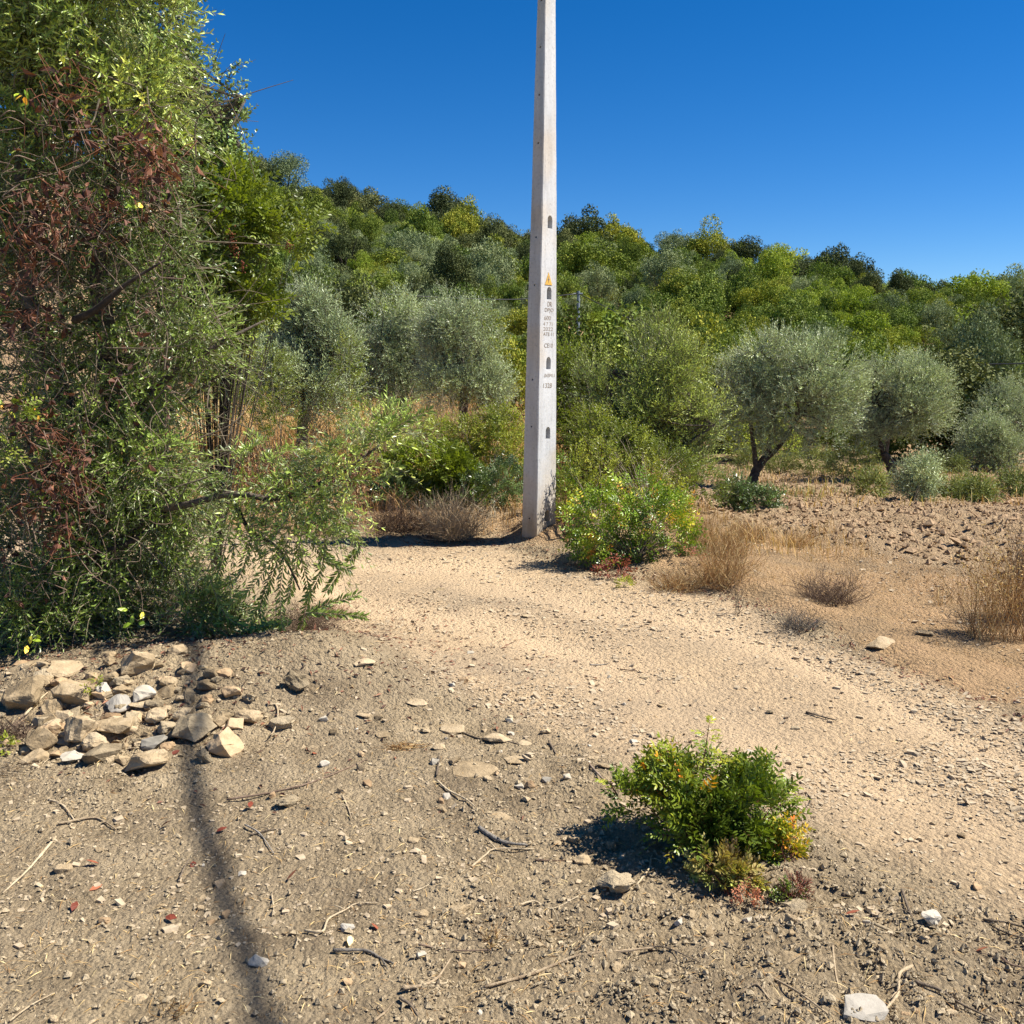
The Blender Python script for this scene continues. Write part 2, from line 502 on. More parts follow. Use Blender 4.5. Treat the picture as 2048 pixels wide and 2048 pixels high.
M['bright_bush'] = leaf_mat('bright_bush_leaf', [(0.0, (0.086, 0.121, 0.018)), (0.5, (0.218, 0.275, 0.035)), (1.0, (0.437, 0.440, 0.065))], rough=0.42, trans=0.3, vary=0.38, patch=0.4, spec=0.35)
M['red_leaf'] = leaf_mat('red_leaf', [(0.0, (0.072, 0.022, 0.014)), (0.5, (0.230, 0.053, 0.028)), (1.0, (0.446, 0.165, 0.080))], rough=0.6, trans=0.2, vary=0.4)
M['dead_leaf'] = leaf_mat('dead_leaf', [(0.0, (0.046, 0.018, 0.011)), (0.5, (0.112, 0.043, 0.025)), (1.0, (0.214, 0.095, 0.054))], rough=0.7, trans=0.15, vary=0.5)
M['straw'] = leaf_mat('straw', [(0.0, (0.254, 0.134, 0.060)), (0.4, (0.382, 0.224, 0.096)), (0.7, (0.551, 0.370, 0.156)), (1.0, (0.657, 0.538, 0.288))], rough=0.8, trans=0.15, vary=0.35, spec=0.1)
M['weed'] = leaf_mat('weed', [(0.0, (0.07, 0.10, 0.03)), (0.5, (0.19, 0.24, 0.06)), (1.0, (0.42, 0.42, 0.14))], rough=0.6, trans=0.2, vary=0.35)
M['hill_dark'] = leaf_mat('hill_dark', [(0.0, (0.047, 0.063, 0.024)), (0.5, (0.097, 0.118, 0.040)), (1.0, (0.202, 0.211, 0.073))], rough=0.75, spec=0.12, trans=0.06, vary=0.4, obj_hue=0.6)
M['hill_green'] = leaf_mat('hill_green', [(0.0, (0.069, 0.100, 0.018)), (0.5, (0.168, 0.217, 0.028)), (1.0, (0.394, 0.385, 0.055))], rough=0.75, spec=0.12, trans=0.1, vary=0.4, obj_hue=0.7)
M['hill_mid'] = leaf_mat('hill_mid', [(0.0, (0.060, 0.097, 0.020)), (0.5, (0.145, 0.207, 0.032)), (1.0, (0.290, 0.335, 0.066))], rough=0.7, spec=0.15, trans=0.12, vary=0.45, obj_hue=0.6)
M['hill_grey'] = leaf_mat('hill_grey', [(0.0, (0.110, 0.147, 0.068)), (0.5, (0.218, 0.268, 0.130)), (1.0, (0.356, 0.388, 0.189))], rough=0.75, spec=0.12, trans=0.06, vary=0.4, obj_hue=0.5)
M['hill_lime'] = leaf_mat('hill_lime', [(0.0, (0.125, 0.183, 0.025)), (0.5, (0.264, 0.338, 0.042)), (1.0, (0.443, 0.468, 0.096))], rough=0.75, spec=0.12, trans=0.18, vary=0.4, obj_hue=0.5)
M['bark'] = rock_mat('bark', [(0.3, (0.045, 0.035, 0.027)), (0.6, (0.13, 0.105, 0.08)), (0.8, (0.22, 0.19, 0.15))], scale=14, bump=0.9)
M['twig'] = rock_mat('twig_bark', [(0.3, (0.12, 0.095, 0.065)), (0.7, (0.30, 0.25, 0.17))], scale=30, bump=0.3)
M['redtwig'] = rock_mat('red_twig', [(0.3, (0.10, 0.03, 0.02)), (0.7, (0.26, 0.11, 0.06))], scale=30, bump=0.2)
M['vine'] = rock_mat('vine_stem', [(0.3, (0.09, 0.055, 0.035)), (0.55, (0.20, 0.14, 0.10)), (0.75, (0.34, 0.27, 0.20))], scale=25, bump=0.3)
M['drywood'] = rock_mat('dry_wood', [(0.3, (0.26, 0.19, 0.12)), (0.55, (0.46, 0.36, 0.23)), (0.8, (0.60, 0.50, 0.34))], scale=40, bump=0.6)
M['greywood'] = rock_mat('grey_wood', [(0.3, (0.12, 0.105, 0.09)), (0.55, (0.27, 0.24, 0.20)), (0.8, (0.42, 0.38, 0.32))], scale=40, bump=0.7)
M['darkwood'] = rock_mat('dark_wood', [(0.3, (0.06, 0.045, 0.035)), (0.7, (0.20, 0.155, 0.11))], scale=40, bump=0.7)
M['limestone'] = rock_mat('limestone', [(0.25, (0.19, 0.14, 0.08)), (0.48, (0.36, 0.27, 0.16)), (0.75, (0.51, 0.40, 0.255))], scale=14, bump=0.9)
M['orange_stone'] = rock_mat('orange_stone', [(0.25, (0.22, 0.145, 0.08)), (0.5, (0.40, 0.275, 0.155)), (0.75, (0.52, 0.385, 0.235))], scale=12)
M['grey_stone'] = rock_mat('grey_stone', [(0.25, (0.18, 0.165, 0.135)), (0.5, (0.32, 0.29, 0.24)), (0.75, (0.43, 0.39, 0.325))], scale=12, bump=0.3)
M['white_stone'] = rock_mat('white_stone', [(0.25, (0.33, 0.29, 0.22)), (0.5, (0.45, 0.40, 0.315)), (0.75, (0.53, 0.475, 0.385))], scale=12, bump=0.3)
M['clod'] = rock_mat('earth_clod', [(0.25, (0.20, 0.155, 0.095)), (0.5, (0.36, 0.285, 0.18)), (0.75, (0.48, 0.385, 0.25))], scale=22, bump=1.0)
M['field_clod'] = rock_mat('field_clod', [(0.25, (0.28, 0.185, 0.105)), (0.5, (0.46, 0.325, 0.195)), (0.75, (0.58, 0.43, 0.27))], scale=9, bump=1.0)
M['gravel'] = rock_mat('gravel_chip', [(0.25, (0.32, 0.25, 0.165)), (0.5, (0.48, 0.385, 0.26)), (0.75, (0.60, 0.50, 0.36))], scale=23, bump=0.3)

def ground_mat():
    m, nt, out = mat('earth_ground')
    pos = N_(nt, 'ShaderNodeNewGeometry').outputs['Position']
    a = N_(nt, 'ShaderNodeAttribute', attribute_name='tint')
    sep = nt.nodes.new('ShaderNodeSeparateColor'); nt.links.new(a.outputs['Color'], sep.inputs[0])
    road, plough, dry = sep.outputs[0], sep.outputs[1], sep.outputs[2]
    big = noise(nt, 0.9, 4, 0.6, pos); mid = noise(nt, 5, 5, 0.65, pos); fine = noise(nt, 55, 5, 0.75, pos)
    mott = math_(nt, 'ADD', math_(nt, 'MULTIPLY', mid, 0.6), math_(nt, 'MULTIPLY', fine, 0.4))
    soil = ramp(nt, mott, [(0.3, (0.21, 0.158, 0.095)), (0.5, (0.375, 0.29, 0.182)), (0.7, (0.53, 0.42, 0.27))])
    sandy = ramp(nt, math_(nt, 'ADD', math_(nt, 'MULTIPLY', big, 0.55), math_(nt, 'MULTIPLY', mott, 0.45)), [(0.34, (0.27, 0.21, 0.145)), (0.46, (0.40, 0.30, 0.19)), (0.56, (0.50, 0.365, 0.22)), (0.72, (0.57, 0.425, 0.26))])
    grit = ramp(nt, noise(nt, 28, 4, 0.8, pos), [(0.38, (0.6, 0.6, 0.62)), (0.52, (1, 1, 1)), (0.66, (1.15, 1.15, 1.12))])
    wa = N_(nt, 'ShaderNodeAttribute', attribute_name='wear')
    sandy = mixc(nt, math_(nt, 'SUBTRACT', 0.75, math_(nt, 'MULTIPLY', wa.outputs['Fac'], 0.55)), sandy, grit, 'MULTIPLY')
    sandy = mixc(nt, math_(nt, 'MULTIPLY', wa.outputs['Fac'], 0.75), sandy, (0.57, 0.42, 0.26))
    pl = ramp(nt, mott, [(0.3, (0.22, 0.145, 0.08)), (0.5, (0.39, 0.275, 0.16)), (0.7, (0.53, 0.39, 0.24))])
    blot = ramp(nt, noise(nt, 1.7, 5, 0.65, pos), [(0.36, (0.74, 0.73, 0.74)), (0.5, (1, 1, 1)), (0.64, (1.14, 1.13, 1.10))])
    soil = mixc(nt, 0.9, soil, blot, 'MULTIPLY')
    dr = ramp(nt, noise(nt, 1.6, 5, 0.65, pos), [(0.32, (0.29, 0.21, 0.125)), (0.5, (0.42, 0.28, 0.15)), (0.62, (0.47, 0.31, 0.17)), (0.74, (0.45, 0.25, 0.13))])
    dr = mixc(nt, 0.5, dr, grit, 'MULTIPLY')
    col = mixc(nt, dry, soil, dr); col = mixc(nt, plough, col, pl); col = mixc(nt, road, col, sandy)
    b = N_(nt, 'ShaderNodeBsdfPrincipled'); nt.links.new(col, b.inputs['Base Color'])
    b.inputs['Roughness'].default_value = 0.95; b.inputs['Specular IOR Level'].default_value = 0.12
    v1 = nt.nodes.new('ShaderNodeTexVoronoi'); v1.inputs['Scale'].default_value = 42; nt.links.new(pos, v1.inputs['Vector'])
    v2 = nt.nodes.new('ShaderNodeTexVoronoi'); v2.inputs['Scale'].default_value = 95; nt.links.new(pos, v2.inputs['Vector'])
    crumbs = math_(nt, 'ADD', math_(nt, 'MULTIPLY', v1.outputs['Distance'], -0.8), math_(nt, 'MULTIPLY', v2.outputs['Distance'], -0.45))
    crumbs = math_(nt, 'ADD', crumbs, math_(nt, 'MULTIPLY', noise(nt, 30, 8, 0.8, pos), 1.1))
    amt = math_(nt, 'SUBTRACT', 1.0, math_(nt, 'MULTIPLY', road, 0.45))
    hh = math_(nt, 'MULTIPLY', crumbs, amt)
    hh = math_(nt, 'ADD', hh, math_(nt, 'MULTIPLY', math_(nt, 'MULTIPLY', noise(nt, 5.5, 5, 0.7, pos), plough), 4.5))
    bp = N_(nt, 'ShaderNodeBump'); bp.inputs['Strength'].default_value = 1.0; bp.inputs['Distance'].default_value = 0.028
    nt.links.new(hh, bp.inputs['Height']); nt.links.new(bp.outputs[0], b.inputs['Normal'])
    nt.links.new(b.outputs[0], out.inputs[0])
    return m
M['ground'] = ground_mat()

# ------------------------------------------------------------------ ground
def make_ground():
    nx = 560
    t = np.linspace(-1, 1, nx + 1)
    xs = 1.2 * np.sinh(5.6 * t)
    xs = xs - 0.2
    ys = [3.0]
    while ys[-1] < 330: ys.append(ys[-1] + 0.017 + 0.0088 * (ys[-1] - 3.0))
    lo = [3.0]
    while lo[-1] > -12: lo.append(lo[-1] - 0.018 - 0.06 * (3.0 - lo[-1]))
    ys = np.array(lo[:0:-1] + ys)
    X, Y = np.meshgrid(xs, ys)
    x, y = X.ravel(), Y.ravel()
    z = macro(x, y) + detail(x, y)
    r, p, d = masks(x, y)
    mb = MB()
    w = len(xs); h = len(ys)
    i = np.arange(h - 1)[:, None] * w; j = np.arange(w - 1)[None, :]
    F = np.stack([i + j, i + j + 1, i + w + j + 1, i + w + j], -1).reshape(-1, 4)
    mb.add(np.stack([x, y, z], 1), F, np.stack([r, p, d], 1))
    me = mb.mesh('ground', [M['ground']], smooth=True)
    a = me.attributes.new('wear', 'FLOAT', 'POINT'); a.data.foreach_set('value', wear(x, y).astype(np.float32))
    o = link('ground', me)
    tag(o, kind='structure')
make_ground()

# ------------------------------------------------------------------ concrete pole
def pole_mat():
    m, nt, out = mat('weathered_concrete')
    pos = N_(nt, 'ShaderNodeNewGeometry').outputs['Position']
    mp = N_(nt, 'ShaderNodeMapping'); mp.inputs['Scale'].default_value = (1, 1, 0.25); nt.links.new(pos, mp.inputs['Vector'])
    n1 = noise(nt, 7, 5, 0.6, mp.outputs[0]); n2 = noise(nt, 90, 4, 0.7, pos); n3 = noise(nt, 2.0, 3, 0.5, pos)
    f = math_(nt, 'ADD', math_(nt, 'MULTIPLY', n1, 0.6), math_(nt, 'MULTIPLY', n2, 0.4))
    col = ramp(nt, f, [(0.3, (0.34, 0.335, 0.325)), (0.45, (0.49, 0.485, 0.475)), (0.7, (0.61, 0.61, 0.60))])
    mp2 = N_(nt, 'ShaderNodeMapping'); mp2.inputs['Scale'].default_value = (1, 1, 0.05); nt.links.new(pos, mp2.inputs['Vector'])
    st = ramp(nt, noise(nt, 26, 4, 0.65, mp2.outputs[0]), [(0.42, (0.80, 0.78, 0.75)), (0.56, (1, 1, 1))])
    col = mixc(nt, 0.3, col, st, 'MULTIPLY')
    sx = N_(nt, 'ShaderNodeSeparateXYZ'); nt.links.new(pos, sx.inputs[0])
    zz = math_(nt, 'ADD', sx.outputs['Z'], math_(nt, 'MULTIPLY', math_(nt, 'SUBTRACT', n1, 0.5), 0.5))
    foot = ramp(nt, zz, [(0.12, (0.78, 0.70, 0.58)), (0.40, (1, 1, 1))])
    col = mixc(nt, 1.0, col, foot, 'MULTIPLY')
    warm = ramp(nt, n3, [(0.50, (0.97, 0.99, 1.02)), (0.66, (1.0, 0.90, 0.78))])
    col = mixc(nt, 0.8, col, warm, 'MULTIPLY')
    spot = ramp(nt, noise(nt, 45, 6, 0.75, pos), [(0.54, (1, 1, 1)), (0.66, (0.55, 0.54, 0.53))])
    col = mixc(nt, 0.7, col, spot, 'MULTIPLY')
    b = N_(nt, 'ShaderNodeBsdfPrincipled'); nt.links.new(col, b.inputs['Base Color']); b.inputs['Roughness'].default_value = 0.9
    b.inputs['Specular IOR Level'].default_value = 0.2
    bp = N_(nt, 'ShaderNodeBump'); bp.inputs['Strength'].default_value = 0.5; bp.inputs['Distance'].default_value = 0.004
    nt.links.new(noise(nt, 60, 6, 0.75, pos), bp.inputs['Height']); nt.links.new(bp.outputs[0], b.inputs['Normal'])
    nt.links.new(b.outputs[0], out.inputs[0]); return m
M['concrete'] = pole_mat()
def plain(name, c, rough=0.8):
    m, nt, out = mat(name)
    pos = N_(nt, 'ShaderNodeNewGeometry').outputs['Position']
    n = noise(nt, 70, 4, 0.7, pos)
    col = ramp(nt, n, [(0.3, tuple(v * 0.7 for v in c)), (0.7, tuple(min(1, v * 1.2) for v in c))])
    b = N_(nt, 'ShaderNodeBsdfPrincipled'); nt.links.new(col, b.inputs['Base Color']); b.inputs['Roughness'].default_value = rough
    nt.links.new(b.outputs[0], out.inputs[0]); return m
M['yellow'] = plain('warning_yellow', (0.62, 0.36, 0.06), 0.7)
M['dark_mark'] = plain('dark_marking', (0.24, 0.19, 0.14))  # dark brown standing for shade in pressed letters; also the lightning mark
M['cable'] = plain('cable_black', (0.03, 0.03, 0.035), 0.5)
M['far_pole'] = plain('far_pole_grey', (0.20, 0.24, 0.27))

def make_pole():
    base = gp(1073, 1074)
    Yp = base[1]
    tr = np.array([0.60, 0.80, 0]); tl = np.array([-0.80, 0.60, 0])   # along the lit face, along the shaded face
    levels = [(1074, 1043, 1073, 1112), (880, 1047.5, 1076, 1113), (640, 1054, 1079.5, 1113.5), (400, 1062, 1085, 1114), (200, 1067.5, 1088, 1113), (0, 1074, 1090.5, 1112)]
    rows = []
    def xof(px, py): return at(px, py, Yp)
    for py, a, e, c in levels:
        E = xof(e, py); ppm = 1.0 / (mpp(1) * (Yp * cp * cp - (E[2] - EYE) * sp * cp) )
        E = xof(e, py)
        # solve the widths so that the far corners project on the photographed edges
        def solve(t, px):
            lo, hi = 0, 1.0
            for _ in range(40):
                w = (lo + hi) / 2; q = E + t * w
                f = q[1] * cp - (q[2] - EYE) * sp
                u = 1024 + q[0] / f * FPX
                if (u < px) == (px > e): lo = w
                else: hi = w
            return w
        rows.append((E, solve(tl, a), solve(tr, c)))
    top = rows[-1]
    E2 = top[0] + np.array([-0.012, 0, 3.6]); rows.append((E2, top[1] * 0.8, top[2] * 0.8))
    b0 = rows[0]; E0 = b0[0] + (b0[0] - rows[1][0]) * 0.6; rows.insert(0, (E0, b0[1] * 1.02, b0[2] * 1.02))
    rows.sort(key=lambda r: r[0][2])
    zs = [r[0][2] for r in rows]
    def lev(z):
        Ex = np.interp(z, zs, [r[0][0] for r in rows]); wl_ = np.interp(z, zs, [r[1] for r in rows]); wr_ = np.interp(z, zs, [r[2] for r in rows])
        return np.array([Ex, Yp, z]), wl_, wr_
    root = empty('utility_pole', (base[0], Yp, base[2]), 'tall pale tapered concrete utility pole with arched step holes and a yellow triangle', 'utility pole')
    bm = bmesh.new()
    rng = np.random.default_rng(4)
    rings = []
    z0, z1 = zs[0], zs[-1]
    nz = 90
    ch = 0.007
    for k in range(nz + 1):
        z = z0 + (z1 - z0) * k / nz
        E, a, b = lev(z)
        j = lambda: rng.normal(0, 0.0005)
        q = [E + tl * ch, E + tr * ch, E + tr * (b - ch), E + tr * b + tl * ch, E + tr * b + tl * (a - ch), E + tr * (b - ch) + tl * a, E + tr * ch + tl * a, E + tl * (a - ch)]
        rings.append([bm.verts.new((float(v[0] + j()), float(v[1] + j()), float(z))) for v in q])
    for k in range(nz):
        for i in range(8):
            i2 = (i + 1) % 8
            bm.faces.new((rings[k][i], rings[k][i2], rings[k + 1][i2], rings[k + 1][i]))
    bm.faces.new(rings[0][::-1]); bm.faces.new(rings[-1])
    bmesh.ops.recalc_face_normals(bm, faces=bm.faces)
    me = bpy.data.meshes.new('shaft'); bm.to_mesh(me); bm.free()
    tmp = link('shaft_tmp', me)
    # cutters
    nr = np.array([0.80, -0.60, 0]); nl = np.array([-0.60, -0.80, 0])
    cut = bmesh.new()
    for py, px in [(1033, 1093.5), (866, 1095), (726, 1097), (586, 1098.5), (444, 1100)]:
        z = at(px, py, Yp + 0.1)[2]
        E, a, b = lev(z)
        c = E + tr * b * 0.53; c[2] = z
        hw = 0.034 if py < 1000 else 0.038; hh = 0.052
        prof = [(-hw, -hh), (hw, -hh), (hw, hh - hw)] + [(hw * math.cos(t), hh - hw + hw * math.sin(t)) for t in np.linspace(0, PI, 9)[1:-1]] + [(-hw, hh - hw)]
        fr = [cut.verts.new(Vector(c + tr * u + nr * 0.03 + np.array([0, 0, v]))) for u, v in prof]
        bk = [cut.verts.new(Vector(c + tr * u - nr * 0.12 + np.array([0, 0, v]))) for u, v in prof]
        n = len(prof)
        cut.faces.new(fr); cut.faces.new(bk[::-1])
        for i in range(n): cut.faces.new((fr[i], bk[i], bk[(i + 1) % n], fr[(i + 1) % n]))
    for py, px in [(1037, 1057), (853, 1061), (759, 1062.5), (570, 1068.5), (475, 1071), (287, 1075), (191, 1077), (96, 1079.5), (3, 1081)]:
        q = at(px, py, Yp + 0.05); z = q[2]
        E, a, b = lev(z); f = 0.42
        c = E + tl * a * 0.48; c[2] = z; rr = 0.009
        fr, bk = [], []
        for t in np.linspace(0, 2 * PI, 10, endpoint=False):
            o = tl * math.cos(t) * rr + np.array([0, 0, math.sin(t) * rr])
            fr.append(cut.verts.new(Vector(c + o + nl * 0.02))); bk.append(cut.verts.new(Vector(c + o - nl * 0.04)))
        cut.faces.new(fr); cut.faces.new(bk[::-1])
        for i in range(10): cut.faces.new((fr[i], bk[i], bk[(i + 1) % 10], fr[(i + 1) % 10]))
    bmesh.ops.recalc_face_normals(cut, faces=cut.faces)
    cme = bpy.data.meshes.new('cut'); cut.to_mesh(cme); cut.free()
    co = link('cut_tmp', cme)
    md = tmp.modifiers.new('b', 'BOOLEAN'); md.operation = 'DIFFERENCE'; md.object = co; md.solver = 'EXACT'
    dg = bpy.context.evaluated_depsgraph_get()
    fin = bpy.data.meshes.new_from_object(tmp.evaluated_get(dg))
    bpy.data.objects.remove(tmp); bpy.data.objects.remove(co)
    fin.materials.clear(); fin.materials.append(M['concrete'])
    fin.transform(Matrix.Translation(-Vector(root.location)))
    s = link('shaft', fin, root)
    # writing, raised letters on the lit face coloured dark as if pressed in
    def text(body, px0, px1, py, h, name='lettering'):
        cu = bpy.data.curves.new('t', 'FONT'); cu.body = body; cu.size = 1.0; cu.align_x = 'CENTER'; cu.align_y = 'CENTER'; cu.extrude = 0.0008 / h
        to = link('t_tmp', cu)
        dg = bpy.context.evaluated_depsgraph_get()
        me = bpy.data.meshes.new_from_object(to.evaluated_get(dg)); bpy.data.objects.remove(to)
        co = np.array([v.co for v in me.vertices]); w = co[:, 0].max() - co[:, 0].min(); hh = co[:, 1].max() - co[:, 1].min()
        cx = (co[:, 0].max() + co[:, 0].min()) / 2; cy = (co[:, 1].max() + co[:, 1].min()) / 2
        z = at((px0 + px1) / 2, py, Yp + 0.1)[2]; E, a, b = lev(z)
        pr = 1112.5 - np.interp(py, [400, 1074], [1085, 1073])
        f0 = (px0 - np.interp(py, [400, 1074], [1085, 1073])) / pr; f1 = (px1 - np.interp(py, [400, 1074], [1085, 1073])) / pr
        sx = (f1 - f0) * b / w; sy = h / hh
        o = E + tr * b * (f0 + f1) / 2
        for v, q in zip(me.vertices, co):
            p = o + tr * (q[0] - cx) * sx + np.array([0, 0, (q[1] - cy) * sy]) + nr * (0.0012 + q[2] * 0.4 * h)
            v.co = Vector(p) - Vector(root.location)
        me.materials.clear(); me.materials.append(M['dark_mark'])
        link(name, me, root)
    text('DR', 1095, 1103, 608, 0.040)
    text('DPJO', 1090, 1106, 621, 0.040)
    text('600', 1089, 1101, 636, 0.036)
    text('4 7 71', 1087, 1104, 648, 0.030)
    text('2022', 1087, 1105, 658, 0.030)
    text('ATE 11', 1087, 1106, 668, 0.028)
    text('CE10', 1089, 1105, 691, 0.036)
    text('043M11', 1089, 1108, 751, 0.030)
    text('1328', 1087, 1103, 771, 0.040)
    # yellow triangle
    z = at(1096, 559, Yp + 0.1)[2]; E, a, b = lev(z)
    tb = bmesh.new()
    o = E + tr * b * 0.47
    pts = [(-0.052, -0.045), (0.052, -0.045), (0.0, 0.058)]
    f_ = [tb.verts.new(Vector(o + tr * u + np.array([0, 0, v]) + nr * 0.004)) for u, v in pts]
    g_ = [tb.verts.new(Vector(o + tr * u + np.array([0, 0, v]) + nr * -0.004)) for u, v in pts]
    tb.faces.new(f_); tb.faces.new(g_[::-1])
    for i in range(3): tb.faces.new((f_[i], g_[i], g_[(i + 1) % 3], f_[(i + 1) % 3]))
    bmesh.ops.recalc_face_normals(tb, faces=tb.faces)
    me = bpy.data.meshes.new('warning_triangle'); tb.to_mesh(me); tb.free(); me.materials.append(M['yellow'])
    me.transform(Matrix.Translation(-Vector(root.location)))
    tri = link('warning_triangle', me, root)
    mb = MB()                                             # the bolt of lightning on the triangle
    q = [(0.004, 0.032), (-0.014, -0.004), (-0.002, -0.004), (-0.006, -0.032), (0.014, 0.006), (0.002, 0.006)]
    V = [o + tr * u + np.array([0, 0, v]) + nr * 0.0062 for u, v in q] + [o + tr * u + np.array([0, 0, v]) + nr * 0.0035 for u, v in q]
    mb.add(np.array(V) - np.array(root.location), [[0, 1, 2, 5], [5, 2, 3, 4]]); 
    mb.f.append((np.array([[i, (i + 1) % 6, 6 + (i + 1) % 6, 6 + i] for i in range(6)]), 0))
    link('lightning_mark', mb.mesh('lightning_mark', [M['dark_mark']]), tri)
make_pole()

# ------------------------------------------------------------------ the far post and its lines
def far_lines():
    Y = 45.0
    top = at(1157, 582, Y); bot = at(1155, 680, Y)
    root = empty('utility_post', (bot[0], Y, bot[2] - 1.5), 'thin blue grey post standing among the trees of the hillside, right of the big pole', 'utility post')
    mb = MB(); tube(mb, np.array([[0, 0, 0], [0.02, 0, 2.0], top - np.array(root.location)]), 0.085, 0.07, 8)
    link('shaft', mb.mesh('shaft', [M['far_pole']]), root)
    mb = MB(); c = top - np.array(root.location)
    tube(mb, [c + [-0.2, 0, -0.12], c + [0.2, 0, -0.12]], 0.035, 0.035, 6)
    link('bracket', mb.mesh('bracket', [M['far_pole']]), root)
    def cable(pts, r, label, sides=6):
        mb = MB(); tube(mb, pts, r, r, sides, sub=8)
        o = link('overhead_cable', mb.mesh('overhead_cable', [M['cable']], True)); tag(o, label, 'cable')
    t2 = top + np.array([0, -0.02, -0.12])
    cable([at(-300, 470, 32), at(590, 570, 40), at(800, 590, 42), at(1020, 599, 44), t2], 0.022, 'thin dark overhead cable sagging leftward from the far grey post across the hillside')
    cable([t2, at(1290, 650, 42), at(1440, 695, 38), at(1750, 722, 32), at(2048, 727, 29), at(2400, 700, 27)], 0.020, 'thin dark overhead cable running rightward from the far grey post behind the olive trees')
    # the line overhead whose soft shadow crosses the soil
    G0 = gp(525, 2040); G1 = gp(385, 1530)
    S = np.array(SUN_DIR); h = 7.2
    A = G0 + S * (h / S[2]); B = G1 + S * (h / S[2]); d = B - A
    cable([A - d * 9, A - d * 3, A, B, B + d * 2.2], 0.029, 'twisted black overhead line above the soil, seen only by the soft shadow it casts')
far_lines()

# ------------------------------------------------------------------ wooded hillside
def far_tree_mesh(kind, k):
    rng = np.random.default_rng(100 + k * 7 + {'dark': 0, 'green': 1, 'grey': 2, 'lime': 3, 'mid': 4}[kind] * 50)
    Rr = 2.2
    lobes = []
    nl = 9
    for i in range(nl):
        d = rdir(1, rng)[0]; d[2] = abs(d[2]) * 0.9 - 0.25
        rr = rng.uniform(0.36, 0.6) * Rr
        c = d * Rr * 0.62; lobes.append([c[0], c[1], c[2] * 0.85 + Rr * 0.85, rr, rr, rr * rng.uniform(0.7, 0.95)])
    lobes.append([0, 0, Rr * 0.8, Rr * 0.7, Rr * 0.7, Rr * 0.7])
    n = {'dark': 10000, 'green': 9500, 'grey': 10000, 'lime': 6500, 'mid': 8500}[kind]
    sub = clumps(lobes, 46 if kind != 'lime' else 36, (0.25, 0.75), rng)
    P, d = crown_pts(sub, n, rng, 0.6, 0.46 if kind != 'lime' else 0.5, 1.7, k, -0.6)
    P2, d2 = crown_pts(sub, n // 4, rng, 0.1, 0.0, 1.0, k, -0.9)
    P = np.concatenate([P, P2]); d = np.concatenate([d, d2])
    mb = MB()
    nrm = norm(d + rdir(len(P), rng) * 1.25)
    D = perp(nrm, rng, len(P)) + np.array([0, 0, 0.35])
    s = rng.uniform(0.6, 1.3, len(P))
    cl = vn3(P * 1.9 + 31, 7 + k)
    tint = np.stack([np.clip(0.5 + (cl - 0.5) * 0.9 + rng.normal(0, 0.13, len(P)), 0, 1), rng.uniform(0, 1, len(P)), np.zeros(len(P))], 1)
    ls = {'dark': (0.115, 0.075), 'green': (0.125, 0.08), 'grey': (0.14, 0.05), 'lime': (0.15, 0.09), 'mid': (0.15, 0.095)}[kind]
    leaves(mb, P, D, nrm, ls[0] * s, ls[1] * s, tint)
    tube(mb, [[0, 0, -1.2], [0.1, 0.05, 0.3], [0.02, 0.1, 1.4]], 0.16, 0.08, 6, 1)
    for q in range(5 if kind != 'lime' else 9):
        e = lobes[q][:3]; tube(mb, [[0.03, 0.05, 0.4], [e[0] * 0.4, e[1] * 0.4, e[2] * 0.6], [e[0] * 1.2, e[1] * 1.2, e[2] * 1.15]], 0.07, 0.02, 5, 1, sub=3)
    return mb.mesh('far_' + kind, [M['hill_' + kind], M['bark']])

KINDS = {
    'dark': ('evergreen_oak', 'dark round-crowned oak', 'tree', 'dark oaks'),
    'green': ('carob_tree', 'mid green bushy tree', 'tree', 'mid green trees'),
    'grey': ('wild_olive_shrub', 'dull grey green shrub', 'shrub', 'grey green shrubs'),
    'mid': ('buckthorn_shrub', 'fresh green leafy shrub', 'shrub', 'fresh green shrubs'),
    'lime': ('almond_tree', 'light green loose tree', 'tree', 'light green trees'),
}
VAR = {k: [far_tree_mesh(k, i) for i in range(4)] for k in KINDS}

def far_tree(kind, v, x, y, s, rz, sz=1.0, label=None, sink=0.35):
    name, lab, cat, grp = KINDS[kind]
    o = link(name, VAR[kind][v % 4])
    o.location = (float(x), float(y), float(macro(x, y)) - sink * s)
    o.rotation_euler = (0, 0, rz); o.scale = (s * (1 + 0.22 * math.sin(x * 7.1)), s * (1 + 0.2 * math.cos(y * 5.3)), s * sz)
    if label is None:
        u = x / y
        zone = ['far left behind the big tree', 'left of the pole', 'just left of the pole', 'just right of the pole', 'above the wild olive', 'above the first right olive', 'above the second right olive', 'toward the right edge'][int(np.searchsorted([-0.28, -0.14, 0.03, 0.13, 0.24, 0.35, 0.45], u))]
        row = ['at the foot of the slope', 'on the lower slope', 'on the middle slope', 'on the upper slope', 'along the ridge'][int(np.searchsorted([42, 62, 88, 116], y))]
        label = lab + ' ' + row + ', ' + zone; grp = grp + ' ' + row + ' ' + zone
        tag(o, label, cat, grp)
    else: tag(o, label, cat)
    return o

